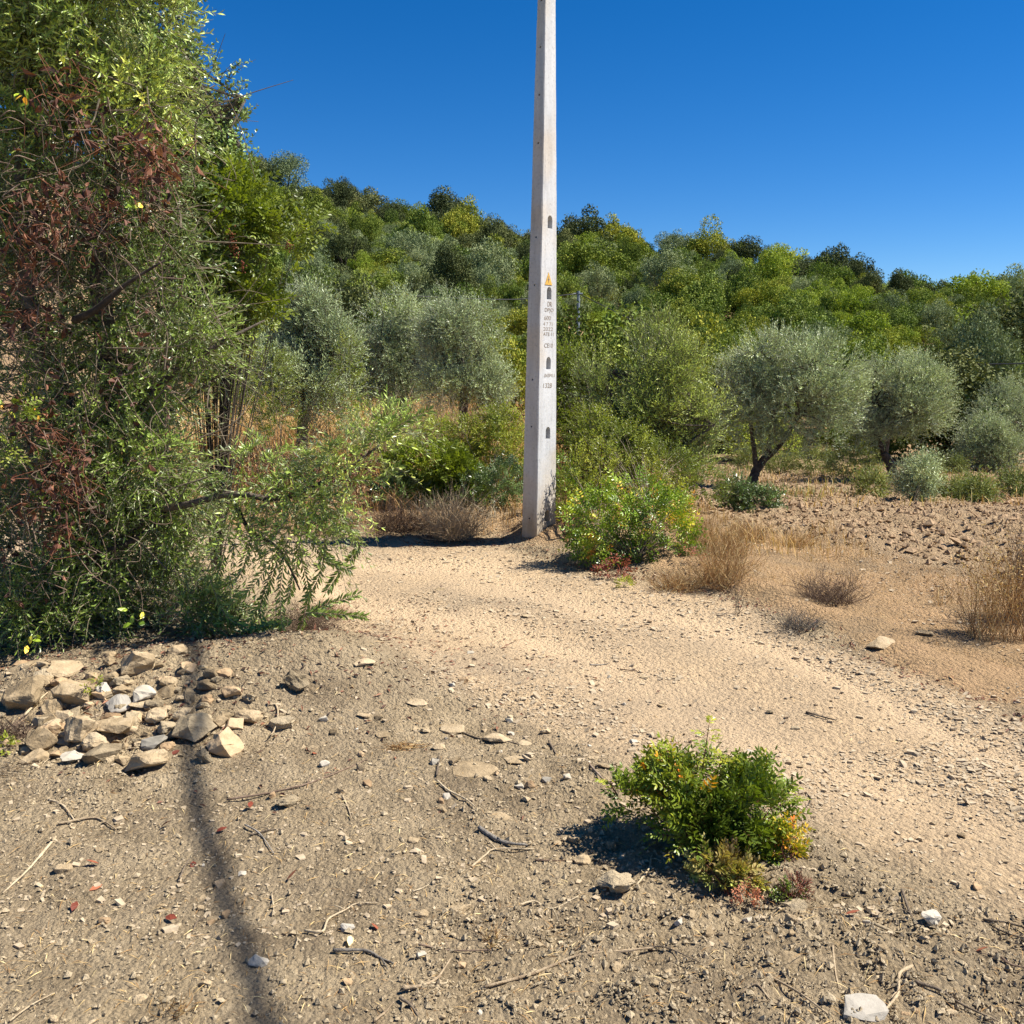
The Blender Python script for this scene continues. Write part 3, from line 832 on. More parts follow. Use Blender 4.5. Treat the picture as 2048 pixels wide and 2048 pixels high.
def hill():
    rng = np.random.default_rng(77)
    pts = []
    cand = 44000
    X = rng.uniform(-75, 85, cand); Y = np.sqrt(rng.uniform(27 ** 2, 134 ** 2, cand))
    prio = 0
    for x, y in zip(X, Y):
        u = x / y
        if u < -0.34 or u > 0.57: continue
        if y < 34 and abs(u) < 0.9:
            if y < 27: continue
        rad = (0.34 + 0.0088 * y) * (0.72 + 1.0 * rng.uniform() ** 2.5)
        if abs(x - 0.0695 * y) < 1.4 and 38 < y < 62: continue
        if pts:
            q = np.array(pts)
            if (((q[:, 0] - x) ** 2 + ((q[:, 1] - y) * 0.8) ** 2) < (q[:, 2] + rad) ** 2 * 0.47).any(): continue
        pts.append((x, y, rad))
        if len(pts) >= 1480: break
    n = {'dark': 0, 'green': 0, 'grey': 0, 'lime': 0, 'mid': 0}

    for (x, y, rad) in pts:
        u = x / y; t = (y - 30) / 100
        w = vn2(x * 0.07 + 3, y * 0.07, 15)
        pr = {'mid': 0.40, 'dark': 0.50 + 0.5 * max(0, t) * w * 2, 'green': 0.42, 'grey': 0.38, 'lime': 0.10 + (0.5 if u > 0.28 and t < 0.7 else 0) * w}
        if y > 112: pr['dark'] += 2.2; pr['lime'] *= 0.1; pr['mid'] *= 0.3
        ks = list(pr)
        p = np.array([max(0.01, pr[q]) if n[q] < 298 else 0.0 for q in ks])
        if p.sum() == 0: break
        p /= p.sum()
        k = ks[rng.choice(5, p=p)]; n[k] += 1
        s = rad / 2.2 * 1.3 * rng.uniform(0.85, 1.2)
        far_tree(k, rng.integers(4), x, y, s, rng.uniform(0, 6.28), rng.uniform(0.75, 1.4))
    print('hill trees', len(pts), n)
    # trees that stand out against the sky
    for px, py, Y, k, s, sz, lab in [
        (893, 445, 131, 'dark', 2.1, 1.0, 'dark dome-shaped tree standing out on the ridge against the sky, left of the pole'),
        (1180, 478, 129, 'dark', 2.6, 0.95, 'broad dark dome-shaped tree on the ridge just right of the pole'),
        (740, 440, 128, 'dark', 1.7, 1.0, 'flat-topped dark tree pair on the ridge left of the dome-shaped tree'),
        (1490, 520, 126, 'dark', 1.8, 1.0, 'dark rounded tree on the ridge midway between pole and right edge'),
        (1900, 565, 120, 'lime', 1.0, 0.9, 'loose light green tree on the ridge near the right edge'),
        (1632, 700, 50, 'grey', 0.75, 1.0, 'round silvery green shrub on the slope above the two olive trees'),
        (1770, 745, 47, 'lime', 0.8, 0.95, 'bright yellow green tree on the slope behind the right olive tree'),
        (1730, 690, 56, 'lime', 0.9, 0.9, 'light green tree higher on the slope above the right olive tree'),
        (2030, 760, 44, 'dark', 1.25, 1.15, 'large very dark leafy tree at the right edge above the olives'),
        (1955, 850, 34, 'grey', 0.9, 1.35, 'tall dull green tree with dark shaded side at the right'),
        (1893, 935, 27, 'mid', 0.9, 0.8, 'low bright green bush with deep shade beneath, right of the olives'),
        (1925, 905, 27, 'dark', 1.1, 0.85, 'very dark tree added as deep shade in the gap between the right olives'),  # dark tree added where deep shade lies under the bright bush
        (1715, 870, 31, 'dark', 1.1, 0.8, 'dark tree glimpsed between the crowns of the two right olives'),
        (1250, 760, 24, 'mid', 0.75, 1.2, 'fresh green tree behind the wild olive, near the pole'),
        (760, 800, 27, 'mid', 0.75, 1.1, 'bright green bush in the dark gap between the left olive trees'),
        (690, 760, 31, 'dark', 0.9, 1.2, 'dark tree filling the gap behind the left grey olive'),
        (1130, 820, 24, 'green', 0.7, 1.25, 'leafy green bush right behind the concrete pole'),
        (1010, 850, 22, 'green', 0.55, 1.2, 'green bush just left of and behind the concrete pole'),
        (1400, 800, 30, 'green', 0.95, 1.2, 'green bush behind the wild olive right of the pole'),
    ]:
        p = at(px, py, Y)
        o = far_tree(k, int(px) % 4, p[0], Y, s, px * 0.37, sz, lab)
    # low growth between them, shade of the gaps put into its dark colour
    m = 52000
    y = np.sqrt(rng.uniform(27 ** 2, 132 ** 2, m)); x = rng.uniform(-0.45, 0.62, m) * y
    keep = fbm2(x * 0.12, y * 0.12, 71, 3) > 0.40; x = x[keep]; y = y[keep]
    P = np.stack([x, y, macro(x, y) + rng.uniform(0, 0.8, len(x)) ** 1.3 * 1.1], 1)
    nrm = norm(rdir(len(P), rng) + np.array([0, 0, 0.8]))
    s = rng.uniform(0.5, 1.2, len(P))
    cl = vn2(x * 0.5, y * 0.5, 3)
    mb = MB(); leaves(mb, P, perp(nrm, rng, len(P)), nrm, 0.24 * s, 0.15 * s, np.stack([np.clip(cl, 0, 1), rng.uniform(0, 1, len(P)), cl], 1))
    tag(link('undergrowth', mb.mesh('undergrowth', [M['hill_dark']])), 'low scrub filling the ground between the hillside trees', 'scrub', None, 'stuff')
hill()

# ------------------------------------------------------------------ mid-distance trees
def px_lobes(L, Y, depth=1.0):
    """lobes given as (px, py, rx, ry[, dY]) in the photograph, at distance Y"""
    out = []
    for l in L:
        dy = l[4] if len(l) > 4 else 0
        c = at(l[0], l[1], Y + dy); s = mpp(Y + dy)
        out.append([c[0], c[1], c[2], l[2] * s, (l[2] + l[3]) / 2 * s * depth, l[3] * s])
    return np.array(out)

def tree(name, label, cat, base, limbs, lobes, n, nper, L, ll, lw, lm, seed, up=0.5, out=0.8, shell=0.55, gap=0.43, gscale=2.6, group=None, tr=0.09, droop=0.1, hexa=False, twigs=40, tint0=0.45, limb_r=0.05, spread=(0.35, 0.8), nclump=105):
    rng = np.random.default_rng(seed)
    base = np.array(base); root = empty(name, base, label, cat, group)
    mb = MB(); tube(mb, [p - base for p in limbs[0]], tr, tr * 0.6, 10, rng=rng, rough=0.07)
    link('trunk', mb.mesh('trunk', [M['bark']], True), root)
    for q in limbs[1:]:
        mb = MB(); tube(mb, [np.array(p) - base for p in q], limb_r, limb_r * 0.35, 8, rng=rng, rough=0.05)
        link('limb', mb.mesh('limb', [M['bark']], True), root)
    mb = MB()
    P, d = crown_pts(clumps(lobes, nclump, (0.22, 0.5), rng), n, rng, shell, gap, gscale, seed)
    D = norm(d * out + np.array([0, 0, up]) + rdir(len(P), rng) * 0.45)
    cl = vn3(P * 2.5 + 50, seed)
    tint = np.stack([np.clip(tint0 + (cl - 0.5) * 0.5 + rng.normal(0, 0.08, len(P)), 0, 1), np.clip(0.5 + rng.normal(0, 0.2, len(P)), 0, 1), cl], 1)
    shoots(mb, P - base, D, L * rng.uniform(0.6, 1.3, len(P)), nper, ll, lw, rng, tint, 0, 1, 0.0025, droop, spread, hexa)
    ends = limbs[1:] if len(limbs) > 1 else limbs
    for i in range(twigs):
        q = ends[i % len(ends)]; a = np.array(q[rng.integers(len(q) // 2, len(q))]) - base
        e = P[rng.integers(len(P))] - base; mid = (a + e) / 2 + rdir(1, rng)[0] * 0.08 * np.linalg.norm(e - a)
        tube(mb, [a, mid, e], limb_r * 0.35, 0.004, 5, 1, sub=4)
    link('crown', mb.mesh('crown', [lm, M['bark']]), root)
    return root

OL = dict(ll=0.075, lw=0.017)
def mid_trees():
    # right olive pair on the ploughed field
    b = gp(1492, 985); Y = b[1]
    print('olive Y', Y)
    lobes = px_lobes([(1540, 735, 85, 75), (1500, 800, 70, 80), (1600, 780, 95, 90), (1660, 790, 60, 85), (1640, 850, 75, 60), (1540, 870, 75, 55), (1570, 700, 55, 60), (1480, 860, 40, 60), (1690, 840, 35, 50)], Y)
    f = at(1513, 940, Y); g = at(1500, 910, Y)
    tree('olive_tree', 'slim forked-trunk olive tree on the ploughed field, nearest the track on the right', 'olive tree', b,
         [[b - [0, 0, 0.2], (b + f) / 2 + [0.02, 0, 0], f, at(1532, 913, Y)], [f, at(1507, 890, Y), at(1500, 840, Y), at(1490, 780, Y)], [at(1526, 922, Y), at(1560, 890, Y), at(1600, 830, Y), at(1640, 780, Y)], [at(1532, 913, Y), at(1545, 860, Y), at(1550, 790, Y + .3), at(1545, 720, Y)]],
         lobes, 4600, 12, 0.27, lm=M['olive_far'], seed=1, tr=0.10, limb_r=0.05, **OL)
    b = gp(1795, 965); Y = b[1]
    print('olive2 Y', Y)
    lobes = px_lobes([(1780, 780, 70, 65), (1830, 800, 70, 80), (1740, 830, 50, 75), (1800, 840, 60, 45), (1850, 770, 40, 50), (1840, 850, 40, 50)], Y)
    tree('olive_tree', 'rounder olive tree with short leaning trunk, second from the track on the right', 'olive tree', b,
         [[b - [0, 0, 0.2], at(1782, 935, Y), at(1768, 905, Y)], [at(1770, 910, Y), at(1780, 860, Y), at(1800, 800, Y)], [at(1768, 905, Y), at(1750, 860, Y), at(1745, 810, Y)]],
         lobes, 4600, 12, 0.28, lm=M['olive_far'], seed=2, tr=0.12, limb_r=0.06, **OL)
    # their neighbours at the right edge
    for (px, py, rx, ry, lab, sd) in [(2020, 845, 75, 70, 'grey green olive tree cut by the right edge of the picture', 3), (1985, 895, 60, 55, 'low spreading olive with dark shade beneath, left of the one at the right edge', 4)]:
        Y = 25 if sd == 3 else 23
        b = at(px, py + ry + 40, Y); b[2] = macro(b[0], b[1])
        lobes = px_lobes([(px, py, rx, ry), (px - rx * .5, py + ry * .4, rx * .6, ry * .6), (px + rx * .5, py + ry * .3, rx * .6, ry * .6), (px - rx * .2, py - ry * .5, rx * .6, ry * .5)], Y)
        tree('olive_tree', lab, 'olive tree', b, [[b - [0, 0, .2], (b + at(px, py, Y)) / 2, at(px, py, Y)], [at(px, py + ry * .5, Y), at(px + rx * .5, py, Y)]], lobes, 2300, 12, 0.33, lm=M['olive_far'], seed=sd, **OL)
    # left and centre olives
    for (L, Y, base, lab, sd, n) in [
        ([(640, 650, 65, 75), (600, 720, 85, 90), (660, 730, 50, 80), (560, 780, 60, 70), (620, 800, 75, 60), (585, 640, 50, 60)], 13.5, (600, 880), 'tall silvery olive tree behind the big left tree', 5, 3600),
        ([(800, 660, 60, 65), (765, 710, 50, 65), (830, 730, 50, 60), (790, 770, 60, 45)], 18.5, (800, 822), 'pale olive tree in the centre, left one of the touching pair', 6, 2600),
        ([(920, 655, 65, 65), (970, 720, 50, 75), (890, 730, 65, 70), (940, 780, 70, 50), (985, 790, 35, 50), (880, 680, 45, 50)], 17.0, (920, 835), 'olive tree in the centre just left of the pole, right one of the touching pair', 7, 3200)]:
        b = at(base[0], base[1], Y); b[2] = macro(b[0], b[1])
        lobes = px_lobes(L, Y)
        tree('olive_tree', lab, 'olive tree', b, [[b - [0, 0, .2], at(base[0] + 8, base[1] - 60, Y), at(L[0][0], L[0][1] + 60, Y)], [at(base[0] + 8, base[1] - 60, Y), at(L[1][0], L[1][1], Y)], [at(base[0] + 8, base[1] - 70, Y), at(L[2][0], L[2][1], Y)]], lobes, n, 12, 0.32, lm=M['olive_far'], seed=sd, **OL)
    # sprawling wild olive right of the pole
    Y = 10.6
    lobes = px_lobes([(1300, 720, 70, 75), (1250, 780, 65, 80), (1360, 790, 85, 95), (1300, 850, 110, 80), (1420, 850, 65, 70), (1400, 910, 75, 50), (1260, 900, 60, 60), (1200, 760, 45, 60), (1370, 940, 60, 40)], Y, 0.9)
    b = at(1255, 1010, Y); b[2] = macro(b[0], b[1])
    tree('wild_olive_tree', 'large sprawling wild olive with fine dull green leaves right of the pole', 'olive tree', b,
         [[b - [0, 0, .2], at(1258, 940, Y), at(1262, 880, Y)], [at(1258, 930, Y), at(1320, 860, Y), at(1380, 790, Y)], [at(1262, 890, Y), at(1290, 800, Y), at(1310, 710, Y)], [at(1260, 920, Y), at(1350, 900, Y), at(1430, 850, Y)], [at(1262, 890, Y), at(1230, 820, Y), at(1215, 740, Y)]],
         lobes, 5200, 12, 0.25, 0.058, 0.013, M['wild_olive'], 8, tr=0.055, limb_r=0.03, up=0.75, gap=0.45, tint0=0.5)
    # leggy mastic behind the pole
    Y = 11.3
    lobes = px_lobes([(1150, 740, 45, 60), (1170, 830, 40, 50), (1120, 800, 35, 60), (1190, 930, 50, 50), (1140, 900, 45, 50), (1210, 850, 30, 30)], Y, 1.0)
    b = at(1150, 1000, Y); b[2] = macro(b[0], b[1])
    tree('mastic_tree', 'upright leggy mastic with thin bare stems close behind the pole', 'shrub', b,
         [[b - [0, 0, .1], at(1160, 900, Y), at(1178, 800, Y), at(1160, 730, Y)], [b, at(1140, 880, Y), at(1125, 790, Y)], [b, at(1190, 930, Y), at(1210, 850, Y)]],
         lobes, 1500, 10, 0.2, 0.05, 0.02, M['bright_bush'], 9, tr=0.02, limb_r=0.014, gap=0.45, twigs=30, tint0=0.3)
mid_trees()

# ------------------------------------------------------------------ bushes near the pole
def bush(name, label, cat, lobes, lm, seed, n, leafL, nl=8, style='pinnate', ll=0.03, lw=0.012, tint0=0.5, tvar=0.35, stems=30, gap=0.3, base=None, hexa=False, redtip=0.0, group=None, shell=0.45, sr=0.005, gscale=5.0, smat='redtwig'):
    rng = np.random.default_rng(seed)
    lobes = np.array(lobes)
    if base is None:
        c = lobes[:, :3].mean(0); base = np.array([c[0], c[1], Hs(c[0], c[1])])
    base = np.array(base, float)
    root = empty(name, base, label, cat, group)
    P, d = crown_pts(lobes, n, rng, shell, gap, gscale, seed)
    P[:, 2] = np.maximum(P[:, 2], H(P[:, 0], P[:, 1]) + 0.01)
    cl = vn3(P * 6 + 9, seed)
    tint = np.stack([np.clip(tint0 + (cl - 0.5) * tvar * 1.6 + rng.normal(0, 0.10, len(P)) + (rng.uniform(0, 1, len(P)) < redtip) * 0.45, 0, 1), np.clip(rng.normal(0.5, 0.2, len(P)), 0, 1), cl], 1)
    mb = MB()
    D = norm(d + np.array([0, 0, 0.5]) + rdir(len(P), rng) * 0.5)
    if style == 'pinnate':
        pinnate(mb, P - base, D, norm(np.array([0.25, -0.35, 0.6]) + rdir(len(P), rng) * 0.9), leafL * rng.uniform(0.7, 1.2, len(P)), nl, ll, lw, rng, tint, 0, hexa)
        mats = [lm, M[smat]]
    else:
        shoots(mb, P - base, D, leafL * rng.uniform(0.6, 1.3, len(P)), nl, ll, lw, rng, tint, 0, 1, 0.0015, 0.1, (0.5, 1.1), hexa); mats = [lm, M[smat]]
    link('foliage', mb.mesh('foliage', mats), root)
    mb = MB()
    for i in range(stems):
        e = P[rng.integers(len(P))] - base; mid = e * 0.5 + np.array([0, 0, 0.12]) * rng.uniform(-.2, 1) * np.linalg.norm(e) + rdir(1, rng)[0] * 0.04
        tube(mb, [rdir(1, rng)[0] * [sr * 6, sr * 6, 0], mid, e], sr, sr * 0.3, 5, 0, sub=4, cap=False)
    if stems: link('stems', mb.mesh('stems', [M[smat]], True), root)
    return root

def blades(P, h, rng, lean=0.35, w=0.004, tint=None, m=0, mb=None, segs=2):
    n = len(P); mb = mb or MB()
    a = rng.uniform(0, 2 * PI, n); side = np.stack([np.cos(a), np.sin(a), np.zeros(n)], 1)
    ln = np.stack([-np.sin(a), np.cos(a), np.zeros(n)], 1) * (rng.normal(0, lean, n) * h)[:, None] + rng.normal(0, 0.1, (n, 3)) * h[:, None] * [1, 1, 0]
    up = np.array([0, 0, 1.0]) * h[:, None]
    mid = P + up * 0.55 + ln * 0.3; top = P + up * rng.uniform(0.85, 1, n)[:, None] + ln
    w = np.broadcast_to(w, (n,))[:, None]
    V = np.stack([P - side * w, P + side * w, mid + side * w * 0.7, mid - side * w * 0.7, top], 1)
    b = np.arange(n)[:, None] * 5
    t = np.broadcast_to(tint, (n, 3)) if tint is not None else np.full((n, 3), 0.5)
    mb.add(V.reshape(-1, 3), b + [0, 1, 2, 3], np.repeat(t, 5, 0), m)
    mb.f.append((b + [3, 2, 4] + mb.n - n * 5, m))
    return mb

def tangle(name, label, cat, c, rx, ry, rz, n, smat, seed, up=0.6, r=0.0018, heads=0, hm=None, group=None, dark=False, seg=0.12):
    """dried bush: a tangle of fine curved stems growing out of one root"""
    rng = np.random.default_rng(seed); c = np.array(c, float)
    root = empty(name, c, label, cat, group); mb = MB(); hb = MB()
    for i in range(n):
        d = rdir(1, rng)[0]; d[2] = abs(d[2]) + up * rng.uniform(0.3, 1); e = d / np.linalg.norm(d) * [rx, ry, rz] * rng.uniform(0.35, 1.15)
        s = rdir(1, rng)[0] * [0.5 * rx, 0.5 * ry, 0]
        e = e + s; mid = s + (e - s) * 0.5 + rdir(1, rng)[0] * seg * 1.6 * rz
        tube(mb, [s, mid, e], r * rng.uniform(0.7, 1.4), r * 0.4, 3, 0, sub=4, cap=False, tint=[rng.uniform(0, 1), rng.uniform(0, 1), 0])
        for q in range(2):
            t = rng.uniform(0.4, 0.9); p = s + (e - s) * t; e2 = p + (norm(e - s) + rdir(1, rng)[0] * 0.7) * rz * 0.3
            tube(mb, [p, e2], r * 0.6, r * 0.3, 3, 0, cap=False, tint=[rng.uniform(0, 1), rng.uniform(0, 1), 0])
            if heads:
                k = heads; P = e2 + rdir(k, rng) * 0.012
                leaves(hb, P, rdir(k, rng), rdir(k, rng), rng.uniform(0.012, 0.03, k), 0.008, np.stack([rng.uniform(0, 1, k)] * 3, 1))
    link('stems', mb.mesh('stems', [M[smat]], False), root)
    if heads: tag(link('seed_heads', hb.mesh('seed_heads', [hm or M['straw']]), root), kind='stuff')
    return root

def near_bushes():
    Y = 8.3
    bush('mastic_shrub', 'spreading mastic bush with glossy green leaves and reddish tips at the foot of the pole', 'shrub',
         px_lobes([(1290, 1070, 90, 70), (1220, 1060, 70, 65), (1350, 1090, 45, 45), (1260, 1000, 65, 40), (1330, 1040, 60, 50), (1180, 1040, 45, 55), (1300, 1115, 90, 40), (1220, 1100, 70, 40)], gp(1270, 1140)[1] + 0.3, 0.8),
         M['mastic'], 31, 1150, 0.11, 8, ll=0.038, lw=0.015, tint0=0.5, tvar=0.6, stems=60, gap=0.46, base=gp(1270, 1125), redtip=0.05, smat='twig', sr=0.004)
    bush('mastic_shrub', 'upright yellow green shoots rising between pole and mastic bush', 'shrub',
         px_lobes([(1150, 960, 25, 60), (1205, 930, 22, 60), (1180, 1000, 45, 50), (1245, 960, 22, 45), (1300, 960, 20, 40), (1350, 1000, 20, 40)], 8.4, 1.0),
         M['bright_bush'], 32, 640, 0.13, 10, 'shoots', ll=0.034, lw=0.015, tint0=0.65, tvar=0.3, stems=20, gap=0.3, base=gp(1195, 1090), smat='twig')
    bush('mastic_shrub', 'low dark green mastic growth hugging the right side of the pole base', 'shrub',
         px_lobes([(1130, 1000, 28, 50), (1118, 950, 20, 30), (1140, 1060, 40, 25)], 8.9, 1.0), M['mastic'], 33, 330, 0.1, 8, ll=0.036, lw=0.014, tint0=0.3, tvar=0.25, stems=10, base=gp(1135, 1085))
    bush('red_sprig', 'low sprigs of bright red leaves along the edge of the mastic bush', 'shrub',
         px_lobes([(1370, 1120, 35, 18), (1230, 1140, 30, 14), (1300, 1150, 40, 10)], gp(1300, 1160)[1] + 0.1, 1.0), M['red_leaf'], 34, 110, 0.07, 6, ll=0.03, lw=0.012, tint0=0.6, stems=0, base=gp(1300, 1160), gap=0.45)
    # left of the pole
    bush('green_shrub', 'bright green leafy bush left of the pole under the dry grass', 'shrub',
         px_lobes([(870, 935, 60, 45), (815, 930, 40, 35), (910, 950, 40, 40), (850, 985, 50, 30), (930, 990, 40, 30)], 9.4, 1.0), M['bright_bush'], 35, 1200, 0.1, 8, ll=0.05, lw=0.022, tint0=0.4, tvar=0.3, stems=25, base=gp(870, 1005), smat='twig')
    bush('green_shrub', 'yellow green feathery bush touching the left side of the pole', 'shrub',
         px_lobes([(980, 880, 40, 50), (950, 930, 35, 45), (1015, 900, 40, 70), (930, 880, 35, 40), (1000, 850, 30, 30), (870, 870, 40, 30)], 9.9, 1.0), M['bright_bush'], 36, 1500, 0.14, 10, 'shoots', ll=0.042, lw=0.015, tint0=0.75, tvar=0.4, stems=25, base=gp(985, 1010), smat='twig')
    bush('green_shrub', 'mixed green growth filling the space between mastic bush and wild olive', 'shrub',
         px_lobes([(1230, 900, 70, 55), (1320, 940, 80, 50), (1400, 970, 50, 35), (1180, 870, 45, 50)], 9.9, 1.0), M['bright_bush'], 42, 1500, 0.15, 10, 'shoots', ll=0.042, lw=0.014, tint0=0.35, tvar=0.5, stems=40, base=gp(1300, 1035), smat='twig')
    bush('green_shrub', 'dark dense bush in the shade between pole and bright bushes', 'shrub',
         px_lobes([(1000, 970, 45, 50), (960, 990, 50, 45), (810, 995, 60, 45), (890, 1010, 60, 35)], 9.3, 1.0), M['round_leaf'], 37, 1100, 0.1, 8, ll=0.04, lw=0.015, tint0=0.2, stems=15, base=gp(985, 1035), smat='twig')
    # middle distance growth seen through the left tree
    bush('green_shrub', 'light green weeds and saplings below the silvery olive', 'shrub',
         px_lobes([(520, 760, 70, 60), (470, 830, 70, 50), (690, 800, 40, 60), (700, 720, 25, 40), (560, 850, 50, 40)], 11.5, 1.0), M['bright_bush'], 38, 700, 0.18, 12, 'shoots', ll=0.045, lw=0.015, tint0=0.35, tvar=0.4, stems=40, base=at(560, 930, 11.5) * [1, 1, 0] + [0, 0, macro(-2.8, 11.5)], smat='twig')
    bush('green_shrub', 'dull green growth behind the hanging olive branch', 'shrub',
         px_lobes([(760, 900, 60, 45), (680, 930, 60, 45), (740, 850, 45, 40), (600, 950, 70, 40)], 10.6, 1.0), M['wild_olive'], 39, 750, 0.16, 12, 'shoots', ll=0.045, lw=0.012, tint0=0.6, tvar=0.4, stems=30, base=at(700, 1000, 10.6) * [1, 1, 0] + [0, 0, macro(-1.8, 10.6)], smat='twig')
    bush('dark_shrub', 'small dark green bush at the foot of the first olive tree', 'shrub',
         px_lobes([(1500, 1000, 35, 18), (1470, 990, 25, 25), (1535, 1000, 20, 18)], gp(1500, 1022)[1], 1.0), M['round_leaf'], 40, 500, 0.14, 8, 'shoots', ll=0.06, lw=0.02, tint0=0.3, stems=8, base=gp(1500, 1020), smat='twig')
    Y2 = gp(1830, 1005)[1]
    bush('grey_shrub', 'soft grey green bush right against the trunk of the second olive tree', 'shrub',
         px_lobes([(1835, 965, 26, 32), (1848, 945, 18, 30), (1822, 985, 24, 20)], Y2, 1.0), M['olive_far'], 41, 800, 0.25, 10, 'shoots', ll=0.07, lw=0.014, tint0=0.5, stems=8, base=gp(1830, 1008), smat='twig')
    for i, (px, py, rx, ry, lab) in enumerate([(1745, 975, 20, 22, 'fresh green tall weed left of the second olive trunk'), (1625, 925, 35, 25, 'light green weed patch between the two olive trees'), (1700, 930, 45, 28, 'yellow green weeds behind and left of the second olive trunk'),
                                            (1492, 920, 18, 20, 'round yellow green weed behind the first olive trunk'), (1930, 985, 14, 14, 'bright green weed tuft on the field, left of a twin tuft'), (1957, 990, 16, 16, 'bright green weed tuft on the field, right of a twin tuft'),
                                            (1870, 985, 10, 14, 'small thin weed tuft on the field right of the grey green bush'), (2030, 975, 25, 20, 'green weeds at the right edge under the far olive'), (1910, 935, 14, 12, 'small yellow green weed before the dark bush'), (1560, 932, 22, 15, 'light green weed right of the first olive trunk')]):
        g = gp(px, py + ry)
        bush('weed', lab, 'weed', px_lobes([(px, py, rx, ry)], g[1], 1.0), M['weed'], 50 + i, 130 + rx * 6, 0.3, 8, 'shoots', ll=0.09, lw=0.02, tint0=0.55, stems=5, base=g, gap=0.15, smat='twig')
    # dried plants
    tangle('dead_bush', 'rounded dried grey brown bush left of the pole base above its shadow', 'dead bush', gp(905, 1075), 0.36, 0.35, 0.42, 420, 'drywood', 60, up=0.5, r=0.0022)
    tangle('dead_bush', 'dark dried brush in the shade behind the olive branch tip', 'dead bush', gp(800, 1058), 0.40, 0.4, 0.30, 260, 'vine', 61, up=0.6, r=0.002)
    tangle('dead_bush', 'low dried brown tuft on the edge of the track, right of the mastic bush', 'dead bush', gp(1440, 1165), 0.28, 0.3, 0.34, 260, 'straw', 62, up=1.0, r=0.0016)
    for i, (px, py, hh, lab) in enumerate([(1400, 1095, 0.30, 'orange straw tuft directly behind the right end of the mastic bush'), (1500, 1080, 0.22, 'orange straw tuft on the verge in front of the first olive tree'), (1590, 1090, 0.14, 'low orange straw tuft on the verge, at the edge of the ploughed soil'), (1460, 1110, 0.25, 'pale straw tuft between the mastic bush and the first olive tree'), (1350, 1180, 0.16, 'small straw tuft at the track edge below the mastic bush')]):
        tangle('dry_grass_clump', lab, 'grass clump', gp(px, py), 0.26, 0.22, hh, 210, 'straw', 160 + i, up=0.9, r=0.0014)
    tangle('dead_bush', 'spindly brown dried weed in the middle of the right verge', 'dead bush', gp(1660, 1200), 0.30, 0.25, 0.24, 240, 'vine', 63, up=0.5, r=0.0014)
    tangle('dead_bush', 'dark sparse dried weed at the gravel edge of the right verge', 'dead bush', gp(1600, 1262), 0.20, 0.18, 0.14, 150, 'greywood', 64, up=0.4, r=0.0014)
    tangle('dry_grass_clump', 'tall straw coloured grass clump at the right edge of the picture', 'grass clump', gp(1995, 1275), 0.34, 0.25, 0.56, 210, 'straw', 65, up=1.7, r=0.0014, heads=2, seg=0.05)
    tangle('dry_grass_clump', 'darker leaning stalks behind the straw clump, cut by the right edge', 'grass clump', gp(2060, 1240), 0.30, 0.2, 0.62, 160, 'darkwood', 66, up=1.6, r=0.0018, heads=1, seg=0.05)
    tangle('dry_stalk', 'few thin upright straw stalks left of the grass clump', 'stalk', gp(1880, 1215), 0.12, 0.1, 0.18, 26, 'straw', 67, up=1.5, r=0.0014)
    tangle('dry_stalk', 'thin forked dry stem standing at the gravel edge below the verge', 'stalk', gp(1470, 1228), 0.06, 0.05, 0.22, 8, 'darkwood', 68, up=2.5, r=0.0016)
    for i, px in enumerate((770, 800, 835, 860, 890)):
        Y = 13.2 + 0.2 * i
        b = at(px, 850, Y); b[2] = macro(b[0], b[1])
        tangle('dry_stalk', 'tall branched dried weed with pale seed heads in front of the centre olives', 'stalk', b, 0.42, 0.4, 1.15 - 0.1 * (i % 2), 60, 'drywood', 70 + i, up=1.8, r=0.0035, heads=5, hm=M['weed'], group='dried flower stalks in front of the centre olives')
    tangle('dead_bush', 'brown dried tuft at the track edge under the olive branch', 'dead bush', gp(600, 1260), 0.30, 0.2, 0.16, 260, 'vine', 76, up=0.5, r=0.0014)
    tangle('dead_bush', 'reddish dried tuft left of the track edge below the hanging twigs', 'dead bush', gp(650, 1235), 0.18, 0.12, 0.12, 160, 'redtwig', 77, up=0.5, r=0.0012)
near_bushes()

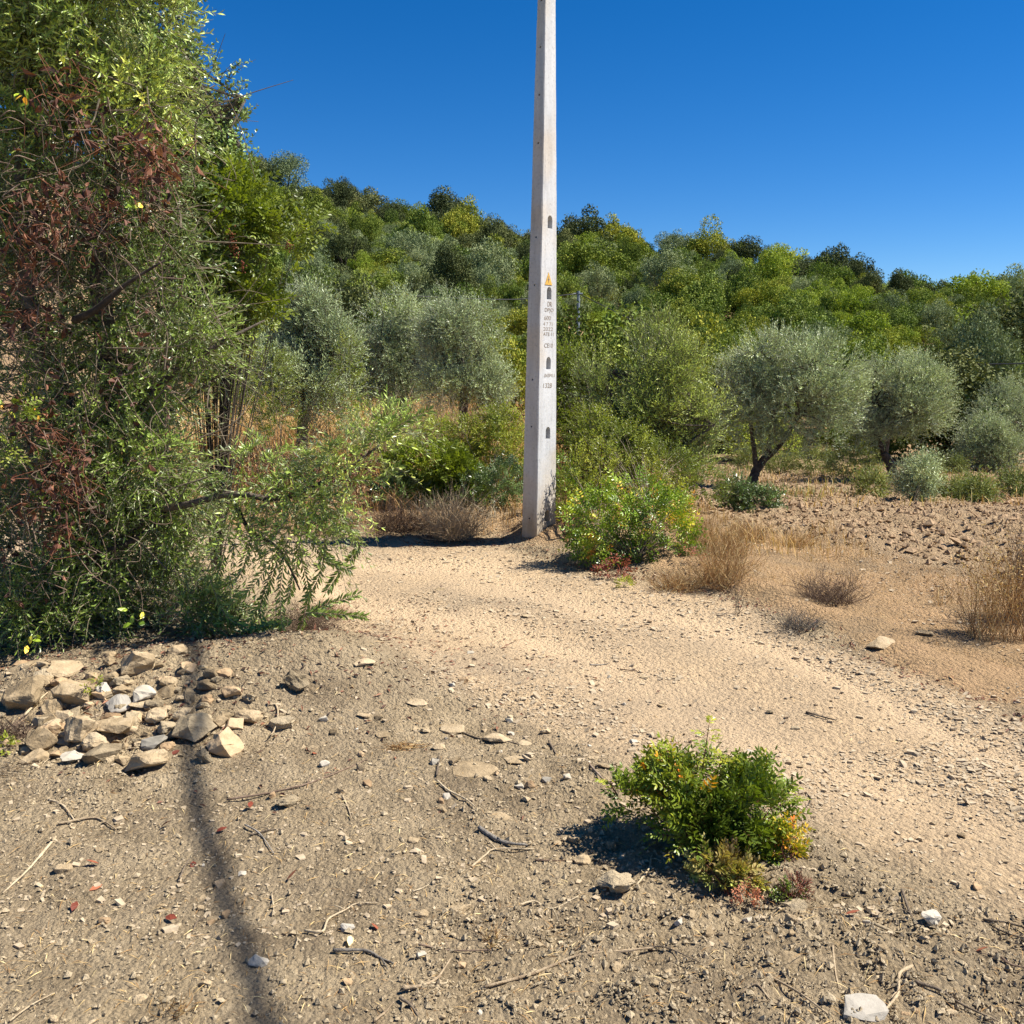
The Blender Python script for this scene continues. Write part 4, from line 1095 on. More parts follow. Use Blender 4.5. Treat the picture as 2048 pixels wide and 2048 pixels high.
# ------------------------------------------------------------------ dry grass everywhere it grows
def grass():
    rng = np.random.default_rng(5)
    mb = MB()
    def patch(n, fx, fy, test, h, tmul, w=0.004):
        x = rng.uniform(*fx, n); y = rng.uniform(*fy, n)
        k = test(x, y); x, y = x[k], y[k]
        P = np.stack([x, y, H(x, y) - 0.01], 1)
        hh = rng.uniform(*h, len(x)) * (0.5 + vn2(x * 1.5, y * 1.5, 3))
        t = np.clip(tmul + (vn2(x * 0.9, y * 0.9, 12) - 0.5) * 0.6 + rng.normal(0, 0.15, len(x)), 0, 1)
        blades(P, hh, rng, 1.2 if h[1] < 0.08 else 0.75, w, np.stack([t, rng.uniform(0, 1, len(x)), t], 1), 0, mb)
    up = lambda x: np.interp(x, UPx, UPy)
    cl = lambda x, y, a, s: fbm2(x * s, y * s, 91, 3) > a
    # behind the pole, tall straw
    patch(26000, (-6, 2.0), (10.5, 21), lambda x, y: cl(x, y, 0.36, 0.6), (0.2, 0.55), 0.45, 0.007)
    patch(12000, (-9, 1.5), (20, 34), lambda x, y: cl(x, y, 0.40, 0.4), (0.2, 0.5), 0.55, 0.012)
    # along the upper track edge
    patch(5000, (-3.5, 2.2), (8.4, 10.6), lambda x, y: (y > up(x) + 0.1) & cl(x, y, 0.42, 1.6), (0.05, 0.24), 0.35, 0.0028)
    patch(5000, (-1.8, 1.4), (8.3, 9.2), lambda x, y: (y > up(x) - 0.05) & cl(x, y, 0.5, 2.0), (0.01, 0.05), 0.2, 0.002)
    # right verge
    patch(22000, (1.4, 5.2), (4.8, 9), lambda x, y: (y > up(x) + 0.1) & (masks(x, y)[1] < 0.4) & cl(x, y, 0.5, 1.5), (0.01, 0.05), 0.3, 0.0012)
    patch(1500, (1.3, 3.0), (7.4, 9.6), lambda x, y: cl(x, y, 0.45, 1.3), (0.06, 0.24), 0.45, 0.0022)
    # field
    patch(9000, (3, 14), (12, 28), lambda x, y: cl(x, y, 0.52, 0.5), (0.08, 0.25), 0.6, 0.007)
    o = link('dry_grass', mb.mesh('dry_grass', [M['straw']])); tag(o, 'dry straw coloured grass along the track and behind the pole', 'grass', None, 'stuff')
    mb = MB()
    def patch2(n, fx, fy, a, h):
        x = rng.uniform(*fx, n); y = rng.uniform(*fy, n); k = fbm2(x * 0.8, y * 0.8, 97, 3) > a; x, y = x[k], y[k]
        P = np.stack([x, y, H(x, y) - 0.01], 1); t = rng.uniform(0, 1, len(x))
        blades(P, rng.uniform(*h, len(x)), rng, 0.3, 0.006, np.stack([t, t, t], 1), 0, mb)
    patch2(6000, (4, 16), (13, 26), 0.56, (0.1, 0.3)); patch2(5000, (-7, -1), (10, 17), 0.48, (0.15, 0.45))
    tag(link('green_grass', mb.mesh('green_grass', [M['weed']])), 'patches of pale green grass on the field', 'grass', None, 'stuff')
    # red brown dried creeper behind the hanging branch
    n = 9000; x = rng.uniform(-3.6, -1.0, n); y = rng.uniform(9.2, 11.5, n); k = fbm2(x * 1.2, y * 1.2, 93, 3) > 0.42; x, y = x[k], y[k]
    P = np.stack([x, y, H(x, y) + rng.uniform(0, 0.55, len(x)) * (0.4 + vn2(x * 2, y * 2, 2))], 1)
    mb = MB(); leaves(mb, P, rdir(len(P), rng), rdir(len(P), rng), rng.uniform(0.02, 0.06, len(P)), 0.016, np.stack([rng.uniform(0, 1, len(P)), rng.uniform(0, 1, len(P)), P[:, 0] * 0], 1))
    tag(link('dried_brush', mb.mesh('dried_brush', [M['dead_leaf']])), 'rusty brown dried ground brush behind the olive branch', 'brush', None, 'stuff')
grass()

# ------------------------------------------------------------------ the big tree on the left
def big_tree():
    rng = np.random.default_rng(11)
    base = gp(150, 1275); Y = 5.4
    base = np.array([at(130, 1270, Y)[0], Y, 0.0]); base[2] = Hs(base[0], base[1])
    root = empty('olive_tree', base, 'huge overgrown olive tree filling the left side of the picture', 'olive tree')
    B = lambda pts: [np.array(p) - base for p in pts]
    def limb(pts, r0, r1, name='limb', rough=0.06, sides=9):
        mb = MB(); tube(mb, B(pts), r0, r1, sides, rng=rng, rough=rough); return link(name, mb.mesh(name, [M['bark']], True), root)
    limb([base - [0, 0, .2], at(150, 1150, Y), at(190, 980, Y), at(230, 800, Y)], 0.13, 0.07, 'trunk', sides=12)
    limb([at(190, 980, Y), at(290, 800, Y), at(420, 700, Y - .1), at(530, 640, Y)], 0.03, 0.003)
    limb([at(230, 800, Y), at(200, 560, Y), at(230, 330, Y), at(300, 150, Y)], 0.07, 0.008)
    limb([at(200, 900, Y), at(80, 700, Y), at(40, 400, Y), at(60, 100, Y)], 0.06, 0.008)
    limb([at(150, 640, Y - .4), at(190, 620, Y - .5), at(250, 570, Y - .5), at(330, 520, Y - .5)], 0.022, 0.004)
    limb([at(250, 1030, Y - .2), at(370, 1010, Y - .4), at(460, 988, Y - .5), at(545, 997, Y - .5), at(600, 985, Y - .5), at(690, 940, Y - .5), at(760, 890, Y - .5)], 0.022, 0.005)
    limb([at(460, 990, Y - .5), at(500, 1060, Y - .5), at(560, 1100, Y - .5), at(600, 1180, Y - .5)], 0.013, 0.004)
    limb([at(120, 1150, Y - .1), at(230, 1090, Y - .2), at(300, 1030, Y - .3)], 0.035, 0.015)
    limb([at(100, 760, Y), at(210, 715, Y + .1), at(300, 718, Y), at(400, 760, Y)], 0.025, 0.008)
    limb([at(120, 900, Y), at(260, 860, Y), at(360, 810, Y + .1), at(450, 740, Y)], 0.02, 0.005)
    limb([at(60, 1180, Y - .1), at(170, 1120, Y - .3), at(270, 1080, Y - .35), at(360, 1000, Y - .3)], 0.028, 0.008)
    # foliage masses: (lobes, n, tint)
    def mass(L, n, lm, t0, seed, ll=0.05, lw=0.0115, LL=0.22, up=0.1, droop=0.35, gap=0.42, nper=14, name='crown', gs=3.0, shell=0.3, out=0.6, Yc=Y, depth=0.9, sp=(0.35, 0.85)):
        r = np.random.default_rng(seed); lobes = px_lobes(L, Yc, depth)
        P, d = crown_pts(lobes, n, r, shell, gap, gs, seed)
        D = norm(d * out + np.array([0.15, -0.1, up]) + rdir(len(P), r) * 0.55)
        cl = vn3(P * 3 + 40, seed)
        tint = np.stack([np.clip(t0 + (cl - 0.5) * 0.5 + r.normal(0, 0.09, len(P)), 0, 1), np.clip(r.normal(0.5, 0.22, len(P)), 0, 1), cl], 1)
        mb = MB()
        shoots(mb, P - base, D, LL * r.uniform(0.6, 1.4, len(P)), nper, ll, lw, r, tint, 0, 1, 0.0018, droop, sp, True)
        return link(name, mb.mesh(name, [lm, M['twig']]), root)
    # lit top, sunlight put into a brighter leaf tint
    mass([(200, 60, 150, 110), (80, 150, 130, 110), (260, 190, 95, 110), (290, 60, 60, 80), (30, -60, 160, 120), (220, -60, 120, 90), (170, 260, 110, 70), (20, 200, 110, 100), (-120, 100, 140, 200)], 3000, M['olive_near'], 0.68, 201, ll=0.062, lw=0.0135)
    # dim middle, sparse, shade put into a darker leaf tint
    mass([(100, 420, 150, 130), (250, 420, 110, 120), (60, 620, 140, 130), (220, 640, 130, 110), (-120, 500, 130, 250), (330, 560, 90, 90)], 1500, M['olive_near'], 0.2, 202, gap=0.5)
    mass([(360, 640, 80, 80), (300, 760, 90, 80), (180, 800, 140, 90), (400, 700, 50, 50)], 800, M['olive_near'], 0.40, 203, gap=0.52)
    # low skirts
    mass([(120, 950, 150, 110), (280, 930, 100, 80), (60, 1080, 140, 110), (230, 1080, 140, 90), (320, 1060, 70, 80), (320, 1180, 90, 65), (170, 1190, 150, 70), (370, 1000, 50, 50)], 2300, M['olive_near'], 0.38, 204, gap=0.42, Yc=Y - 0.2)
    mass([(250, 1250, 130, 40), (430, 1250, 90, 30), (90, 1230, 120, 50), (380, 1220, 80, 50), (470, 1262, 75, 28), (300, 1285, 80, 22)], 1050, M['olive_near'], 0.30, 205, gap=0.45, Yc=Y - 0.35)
    # the branch that hangs over the track
    mass([(520, 960, 80, 70), (620, 1000, 85, 75), (700, 930, 80, 70), (590, 1070, 70, 50), (780, 870, 50, 55), (470, 1060, 55, 50), (700, 1010, 55, 45)], 440, M['olive_near'], 0.62, 206, gap=0.56, Yc=Y - 0.5, depth=0.6, droop=0.5)
    # hanging twigs below it, drawn one by one
    mb = MB(); r = np.random.default_rng(9)
    for pts in [[(600, 1080), (590, 1150), (575, 1200)], [(560, 1090), (540, 1170), (500, 1240)], [(640, 1090), (680, 1140), (655, 1180)], [(560, 1100), (500, 1180), (460, 1210)], [(610, 1230), (650, 1210), (713, 1190)], [(610, 1225), (670, 1228), (728, 1233)],
                [(600, 1110), (620, 1190), (600, 1260)], [(500, 1080), (480, 1150), (420, 1180)], [(650, 1080), (640, 1150), (610, 1200)], [(540, 1150), (520, 1220), (540, 1290)], [(420, 1160), (450, 1230), (500, 1260)], [(680, 1040), (720, 1090), (700, 1120)],
                [(575, 1080), (560, 1180), (565, 1260)], [(590, 1240), (540, 1250), (480, 1265)], [(610, 1060), (650, 1120), (700, 1140)], [(450, 1100), (430, 1180), (440, 1250)], [(760, 880), (800, 850), (860, 820)], [(700, 960), (760, 960), (800, 930)], [(720, 900), (760, 850), (790, 800)]]:
        Yq = Y - 0.5 + r.uniform(-0.15, 0.15)
        W = np.array([at(a, b, Yq) for a, b in pts]) - base
        tube(mb, W, 0.0022, 0.0012, 4, 1, sub=4, cap=False)
        ts = np.linspace(0.05, 1, 26); i = np.minimum((ts * 2).astype(int), 1); f = ts * 2 - i
        Pq = W[i] * (1 - f)[:, None] + W[i + 1] * f[:, None]; Dq = norm(W[i + 1] - W[i])
        for sgn in (-1, 1):
            S = norm(np.cross(Dq, np.array([0.1, 1, 0.2])) * sgn + r.normal(0, 0.35, (26, 3)))
            t = np.stack([np.clip(r.normal(0.4, 0.12, 26), 0, 1)] * 3, 1)
            leaves(mb, Pq, norm(Dq * 0.75 + S * 0.65), norm(np.array([0, -1.0, 0.3]) + rdir(26, r) * 0.5), r.uniform(0.03, 0.05, 26), 0.0105, t, 0, True)
    link('hanging_twigs', mb.mesh('hanging_twigs', [M['olive_near'], M['twig']]), root)
    # bare twig tangle inside
    mb = MB()
    for i in range(520):
        a = at(rng.uniform(-60, 460), rng.uniform(150, 1250), Y + rng.uniform(-0.5, 0.5)) - base
        d = rdir(1, rng)[0] * [1, 0.6, 0.8]; L = rng.uniform(0.15, 0.6)
        tube(mb, [a, a + d * L * 0.5 + rdir(1, rng)[0] * 0.06, a + d * L + rdir(1, rng)[0] * 0.08], rng.uniform(0.002, 0.005), 0.0012, 4, 0, sub=4, cap=False)
    link('bare_twigs', mb.mesh('bare_twigs', [M['twig']]), root)
    # inner leaves, shade put into their dark tint, closing the heart of the tree
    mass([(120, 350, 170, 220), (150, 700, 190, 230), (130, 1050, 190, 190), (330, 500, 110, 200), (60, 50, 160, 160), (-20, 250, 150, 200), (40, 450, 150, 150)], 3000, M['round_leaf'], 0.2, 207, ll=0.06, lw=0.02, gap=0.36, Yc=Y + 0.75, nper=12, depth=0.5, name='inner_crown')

    # climbing creeper with dead red-brown leaves
    vb = np.array([at(60, 1250, Y - .5)[0], Y - .5, 0]); vb[2] = Hs(vb[0], vb[1])
    v = empty('climbing_creeper', vb, 'half dead creeper with rusty red leaves tangled through the big left tree', 'creeper')
    mb = MB(); hb = MB(); gb = MB()
    r = np.random.default_rng(12)
    for i in range(400):
        px, py = r.uniform(-60, 340), r.uniform(200, 1200)
        if px > 200 and py > 800 and r.uniform() < 0.7: px -= 150
        if px > 240 and 500 < py < 800 and r.uniform() < 0.5: continue
        a = at(px, py, Y + r.uniform(-0.75, 0.0)) - vb
        pts = [a]
        for k in range(4): pts.append(pts[-1] + (rdir(1, r)[0] * [0.9, 0.5, 0.8] + [0, 0, -0.35]) * r.uniform(0.06, 0.17))
        tube(mb, pts, r.uniform(0.0015, 0.0035), 0.001, 4, 0, sub=4, cap=False)
        k = 2 if vn2(px * 0.006, py * 0.006, 8) > 0.5 else 0
        if k == 0: continue
        P = np.array(pts)[r.integers(0, 5, k)] + rdir(k, r) * 0.03
        leaves(hb, P, rdir(k, r) + [0, 0, -0.7], rdir(k, r), r.uniform(0.03, 0.06, k), r.uniform(0.015, 0.03, k), np.stack([np.clip(r.normal(0.45, 0.25, k), 0, 1)] * 3, 1), 0, True, 0.3)
    for (px, py, s, n) in [(60, 480, 60, 50), (110, 180, 50, 14), (300, 300, 55, 50), (140, 130, 40, 8), (180, 230, 50, 16), (60, 840, 55, 30), (130, 960, 45, 45), (120, 1060, 35, 30), (100, 400, 70, 40), (320, 350, 45, 30), (50, 600, 60, 36), (190, 440, 70, 26), (150, 900, 40, 30), (60, 1000, 50, 30)]:
        P = np.array([at(px + r.normal(0, s * .55), py + r.normal(0, s * .55), Y - r.uniform(.4, .8)) for _ in range(n)]) - vb
        leaves(hb, P, rdir(n, r) + [0, 0, -0.8], rdir(n, r), r.uniform(0.03, 0.08, n), r.uniform(0.015, 0.035, n), np.stack([np.clip(r.normal(0.5, 0.25, n), 0, 1)] * 3, 1), 0, True, 0.35)
        for q in range(n // 2):
            a = P[q]; tube(mb, [a, a + rdir(1, r)[0] * 0.08, a + rdir(1, r)[0] * 0.15 + [0, 0, -.08]], 0.002, 0.001, 4, 1, sub=3, cap=False)
    for (px, py) in [(45, 195), (60, 840), (20, 800), (265, 1240), (60, 1280), (180, 1330), (260, 400)]:
        n = 5; P = np.array([at(px + r.normal(0, 12), py + r.normal(0, 12), Y - r.uniform(.5, .8)) for _ in range(n)]) - vb
        leaves(gb, P, rdir(n, r), norm(np.array([0.5, -0.6, 0.6]) + rdir(n, r) * 0.5), r.uniform(0.03, 0.06, n), r.uniform(0.02, 0.03, n), np.stack([r.uniform(0.4, 1, n)] * 3, 1), 0, True)
    link('stems', mb.mesh('stems', [M['vine'], M['redtwig']], True), v)
    link('dead_leaves', hb.mesh('dead_leaves', [M['dead_leaf']]), v)
    link('green_leaves', gb.mesh('green_leaves', [M['mastic']]), v)

    # round-leaved tree behind, against the sky
    Y2 = 6.6
    lobes = px_lobes([(310, 60, 55, 80), (350, 150, 55, 80), (405, 210, 50, 60), (360, 260, 80, 70), (445, 240, 40, 50), (465, 300, 24, 28), (415, 165, 35, 40), (410, 320, 75, 45), (310, 170, 80, 120), (350, -10, 40, 50), (330, 350, 90, 60)], Y2, 1.0)
    b2 = np.array([at(330, 1200, Y2)[0], Y2, 0]); b2[2] = Hs(b2[0], b2[1])
    tree('holm_oak_tree', 'round-leaved evergreen tree rising behind the big olive against the blue sky', 'tree', b2,
         [[b2 - [0, 0, .2], at(320, 900, Y2), at(330, 600, Y2), at(345, 400, Y2)], [at(330, 600, Y2), at(380, 400, Y2), at(430, 280, Y2), at(490, 200, Y2)], [at(345, 400, Y2), at(350, 200, Y2), at(360, 60, Y2)], [at(345, 400, Y2), at(400, 330, Y2), at(480, 290, Y2)]],
         lobes, 3400, 12, 0.18, 0.042, 0.023, M['round_leaf'], 301, nclump=200, up=0.5, out=0.9, shell=0.45, gap=0.46, gscale=4.0, tr=0.07, limb_r=0.025, hexa=True, twigs=80, tint0=0.5, spread=(0.6, 1.1))
    # mastic bough with feathered leaves, lit
    Y3 = 6.3
    rr = bush('mastic_tree', 'tall mastic with bright feathery leaves and small red berries right of the big olive', 'shrub',
         px_lobes([(440, 370, 55, 45), (480, 430, 70, 60), (560, 470, 55, 40), (520, 520, 70, 45), (440, 480, 90, 90), (450, 590, 75, 65), (520, 620, 45, 50), (420, 680, 60, 50), (610, 450, 28, 22)], Y3, 0.9),
         M['bright_bush'], 302, 1350, 0.11, 8, ll=0.045, lw=0.018, tint0=0.40, tvar=0.45, stems=70, gap=0.42, base=np.array([at(430, 1100, Y3)[0], Y3, Hs(at(430, 1100, Y3)[0], Y3)]), hexa=True, gscale=4.0, smat='bark')
    mb = MB(); r = np.random.default_rng(3)
    o = np.array(rr.location)
    for (px, py) in [(462, 470), (466, 490), (470, 505), (576, 492), (486, 530)]:
        for q in range(22):
            c = at(px + r.normal(0, 4), py + r.normal(0, 7), Y3 - .45) - o; s = 0.005
            V = np.array([[1, 0, 0], [-1, 0, 0], [0, 1, 0], [0, -1, 0], [0, 0, 1], [0, 0, -1]]) * s + c
            mb.add(V, [[0, 2, 4], [2, 1, 4], [1, 3, 4], [3, 0, 4], [2, 0, 5], [1, 2, 5], [3, 1, 5], [0, 3, 5]], [0.6, 0.6, 0])
    bo = link('berries', mb.mesh('berries', [M['red_leaf']], True), rr)
    # feathery saplings hanging at the near left edge
    bush('mastic_sprig', 'bright green feathery sprig at the left edge, in front of the dark tangle', 'shrub',
         px_lobes([(20, 815, 40, 20), (10, 870, 25, 30)], Y - 0.7, 0.6), M['bright_bush'], 303, 26, 0.10, 10, ll=0.032, lw=0.012, tint0=0.45, stems=6, gap=0, base=at(-20, 850, Y - .6), hexa=True, smat='twig')
big_tree()

# ------------------------------------------------------------------ the small bush in the foreground
def small_bush():
    b = gp(1435, 1690); Y = b[1]
    print('small bush', b)
    L = [(1390, 1600, 80, 50, 0.0), (1450, 1620, 95, 65, -0.02), (1340, 1570, 45, 45, 0.1), (1270, 1600, 40, 30, 0.05), (1510, 1620, 55, 60, 0.0), (1400, 1660, 80, 45, -0.08), (1480, 1690, 70, 50, -0.06), (1420, 1560, 60, 40, 0.08), (1530, 1700, 40, 45, 0.0), (1500, 1570, 40, 35, 0.1)]
    root = bush('small_shrub', 'small bushy green shrub with orange tinged leaf tips alone on the foreground soil', 'shrub', px_lobes(L, Y, 0.9), M['small_shrub'], 401, 1050, 0.08, 10, ll=0.027, lw=0.0098, tint0=0.34, tvar=0.5, stems=60, gap=0.44, base=b, hexa=True, redtip=0.03, gscale=13.0, shell=0.5, smat='redtwig', sr=0.0028)
    base = np.array(root.location); r = np.random.default_rng(8)
    for pts, n in [([(1400, 1580), (1408, 1520), (1418, 1450)], 12), ([(1335, 1560), (1338, 1530), (1336, 1505)], 7), ([(1460, 1560), (1463, 1535), (1460, 1522)], 6), ([(1515, 1590), (1525, 1565), (1532, 1545)], 7), ([(1385, 1560), (1395, 1540), (1392, 1520)], 6), ([(1560, 1640), (1580, 1620), (1590, 1600)], 6), ([(1235, 1590), (1225, 1575), (1222, 1565)], 5), ([(1300, 1570), (1295, 1545), (1290, 1530)], 6), ([(1430, 1560), (1438, 1535), (1442, 1515)], 7), ([(1490, 1580), (1496, 1555), (1490, 1540)], 6), ([(1555, 1620), (1572, 1590), (1570, 1575)], 7), ([(1570, 1700), (1595, 1680), (1600, 1660)], 6)]:
        W = np.array([at(a, c, Y + 0.08) for a, c in pts]) - base
        mb = MB(); tube(mb, W, 0.003, 0.0012, 5, 1, sub=4, cap=False)
        t = np.linspace(0.15, 1, n); P = np.where((t < .5)[:, None], W[0] + (W[1] - W[0]) * (t * 2)[:, None], W[1] + (W[2] - W[1]) * (t * 2 - 1)[:, None])
        a = np.arange(n) * 2.4; D = np.stack([np.cos(a), np.sin(a) * 0.8, np.full(n, 0.5)], 1)
        tt = np.stack([np.clip(0.35 + 0.25 * t + r.normal(0, .05, n), 0, 1), np.full(n, .5), t], 1)
        pinnate(mb, P, D, np.tile([0, 0, 1.0], (n, 1)), 0.065 * (1.1 - 0.5 * t), 8, 0.025, 0.009, r, tt, 0, True)
        link('shoot', mb.mesh('shoot', [M['small_shrub'], M['redtwig']]), root)
    # withered patch in front
    o = bush('withered_sprig', 'withered brown and yellow clump of leaves at the front foot of the small green shrub', 'withered shrub', px_lobes([(1450, 1745, 45, 35), (1480, 1770, 30, 30), (1415, 1735, 22, 22)], Y - 0.22, 0.6), M['withered'], 402, 150, 0.05, 8, ll=0.024, lw=0.010, tint0=0.5, tvar=1.0, stems=14, sr=0.0018, gap=0.2, base=gp(1455, 1785), hexa=True, gscale=12.0)
    bush('yellow_sprig', 'yellowing low sprig on the right side of the small green shrub', 'shrub', px_lobes([(1565, 1710, 24, 26), (1575, 1680, 18, 26)], Y - 0.1, 0.8), M['small_shrub'], 403, 90, 0.05, 8, ll=0.02, lw=0.008, tint0=0.6, tvar=0.3, stems=8, sr=0.0015, gap=0.1, base=gp(1570, 1740), hexa=True, gscale=12.0)
    bush('red_tuft', 'tiny tuft with needle-thin red leaves right below the small green shrub', 'seedling', px_lobes([(1592, 1775, 24, 16)], gp(1592, 1795)[1], 1.0), M['red_leaf'], 404, 60, 0.035, 10, 'shoots', ll=0.018, lw=0.003, tint0=0.55, stems=5, sr=0.001, smat='twig', gap=0, base=gp(1592, 1795), hexa=True)
    bush('red_tuft', 'pinkish red crumpled sprig on the soil under the shrub front', 'seedling', px_lobes([(1493, 1790, 12, 10)], gp(1493, 1800)[1], 1.0), M['red_leaf'], 405, 30, 0.03, 6, ll=0.012, lw=0.005, tint0=0.9, stems=3, sr=0.001, smat='twig', gap=0, base=gp(1493, 1802), hexa=True)
    bush('green_sprig', 'dark tiny green plant under the red needle tuft', 'seedling', px_lobes([(1575, 1790, 20, 12)], gp(1575, 1800)[1], 1.0), M['small_shrub'], 406, 60, 0.03, 6, ll=0.012, lw=0.005, tint0=0.25, stems=3, sr=0.001, smat='twig', gap=0, base=gp(1575, 1803), hexa=True)
    bush('green_sprig', 'bright green seedling at the left edge of the stone pile', 'seedling', px_lobes([(8, 1490, 12, 14)], gp(8, 1505)[1], 1.0), M['bright_bush'], 407, 18, 0.03, 6, ll=0.02, lw=0.009, tint0=0.7, stems=3, sr=0.001, smat='twig', gap=0, base=gp(8, 1508), hexa=True)
    bush('green_sprig', 'thin green seedling growing on the stone pile against the wedge-shaped rock', 'seedling', px_lobes([(190, 1375, 10, 20)], gp(190, 1400)[1], 1.0), M['bright_bush'], 408, 14, 0.03, 6, ll=0.018, lw=0.007, tint0=0.7, stems=3, sr=0.001, smat='twig', gap=0, base=gp(192, 1405), hexa=True)
    bush('green_sprig', 'small yellow green weed on the track below the mastic bush', 'seedling', px_lobes([(1250, 1170, 9, 8)], gp(1250, 1178)[1], 1.0), M['bright_bush'], 409, 20, 0.04, 6, ll=0.03, lw=0.01, tint0=0.8, stems=3, sr=0.001, smat='twig', gap=0, base=gp(1250, 1180))
small_bush()

# ------------------------------------------------------------------ stones
def stone_mesh(w, d, h, seed, rough=0.08, pts=16, sub=2, box=0.35):
    rng = np.random.default_rng(seed)
    P = rdir(pts, rng)
    P = np.sign(P) * np.abs(P) ** (1 - box)
    P = P / np.abs(P).max(0)
    bm = bmesh.new()
    for p in P: bm.verts.new((p[0] * w / 2, p[1] * d / 2, p[2] * h / 2))
    r = bmesh.ops.convex_hull(bm, input=bm.verts)
    bmesh.ops.delete(bm, geom=[g for g in r['geom_interior'] if isinstance(g, bmesh.types.BMVert)], context='VERTS')
    bmesh.ops.bevel(bm, geom=bm.edges[:], offset=min(w, d, h) * 0.07, segments=1, affect='EDGES', clamp_overlap=True)
    bmesh.ops.triangulate(bm, faces=bm.faces[:])
    if sub: bmesh.ops.subdivide_edges(bm, edges=[e for e in bm.edges if e.calc_length() > min(w, d, h) * 0.15], cuts=sub, use_grid_fill=True)
    V = np.array([v.co for v in bm.verts]); s = 6.0 / max(w, d, h)
    n = (vn3(V * s + seed, seed) - 0.5) + 0.5 * (vn3(V * s * 2.7 + seed, seed + 1) - 0.5)
    dirs = norm(V)
    for v, q, a in zip(bm.verts, dirs, n): v.co += Vector(q * a * rough * min(w, d, h) * 2)
    bmesh.ops.triangulate(bm, faces=bm.faces[:])
    me = bpy.data.meshes.new('stone'); bm.to_mesh(me); bm.free()
    return me

def stone(px, py, w, h, m, label, seed, name='stone', cat='stone', group=None, depth=0.8, tilt=0.25, sink=0.2, rough=0.08, box=0.35):
    """px, py the centre in the photograph; w, h its seen size in pixels"""
    rng = np.random.default_rng(seed)
    g = gp(px, py + h * 0.45)
    s = mpp(g[1]) * 1.04
    W = w * s; Hh = max(h * s * 0.85, 0.006); Dp = W * depth
    if h < w * 0.45: Hh = max(h * s * 0.62, 0.006)
    me = stone_mesh(W, Dp, Hh, seed, rough, box=box); me.materials.append(M[m])
    o = link(name, me); Y = g[1] + Dp * 0.35; X = g[0] * Y / g[1]
    o.location = (X, Y, Hs(X, Y) + Hh * (0.5 - sink)); o.rotation_euler = (rng.normal(0, tilt * 0.5), rng.normal(0, tilt * 0.5), rng.uniform(-0.4, 0.4))
    tag(o, label, cat, group); return o

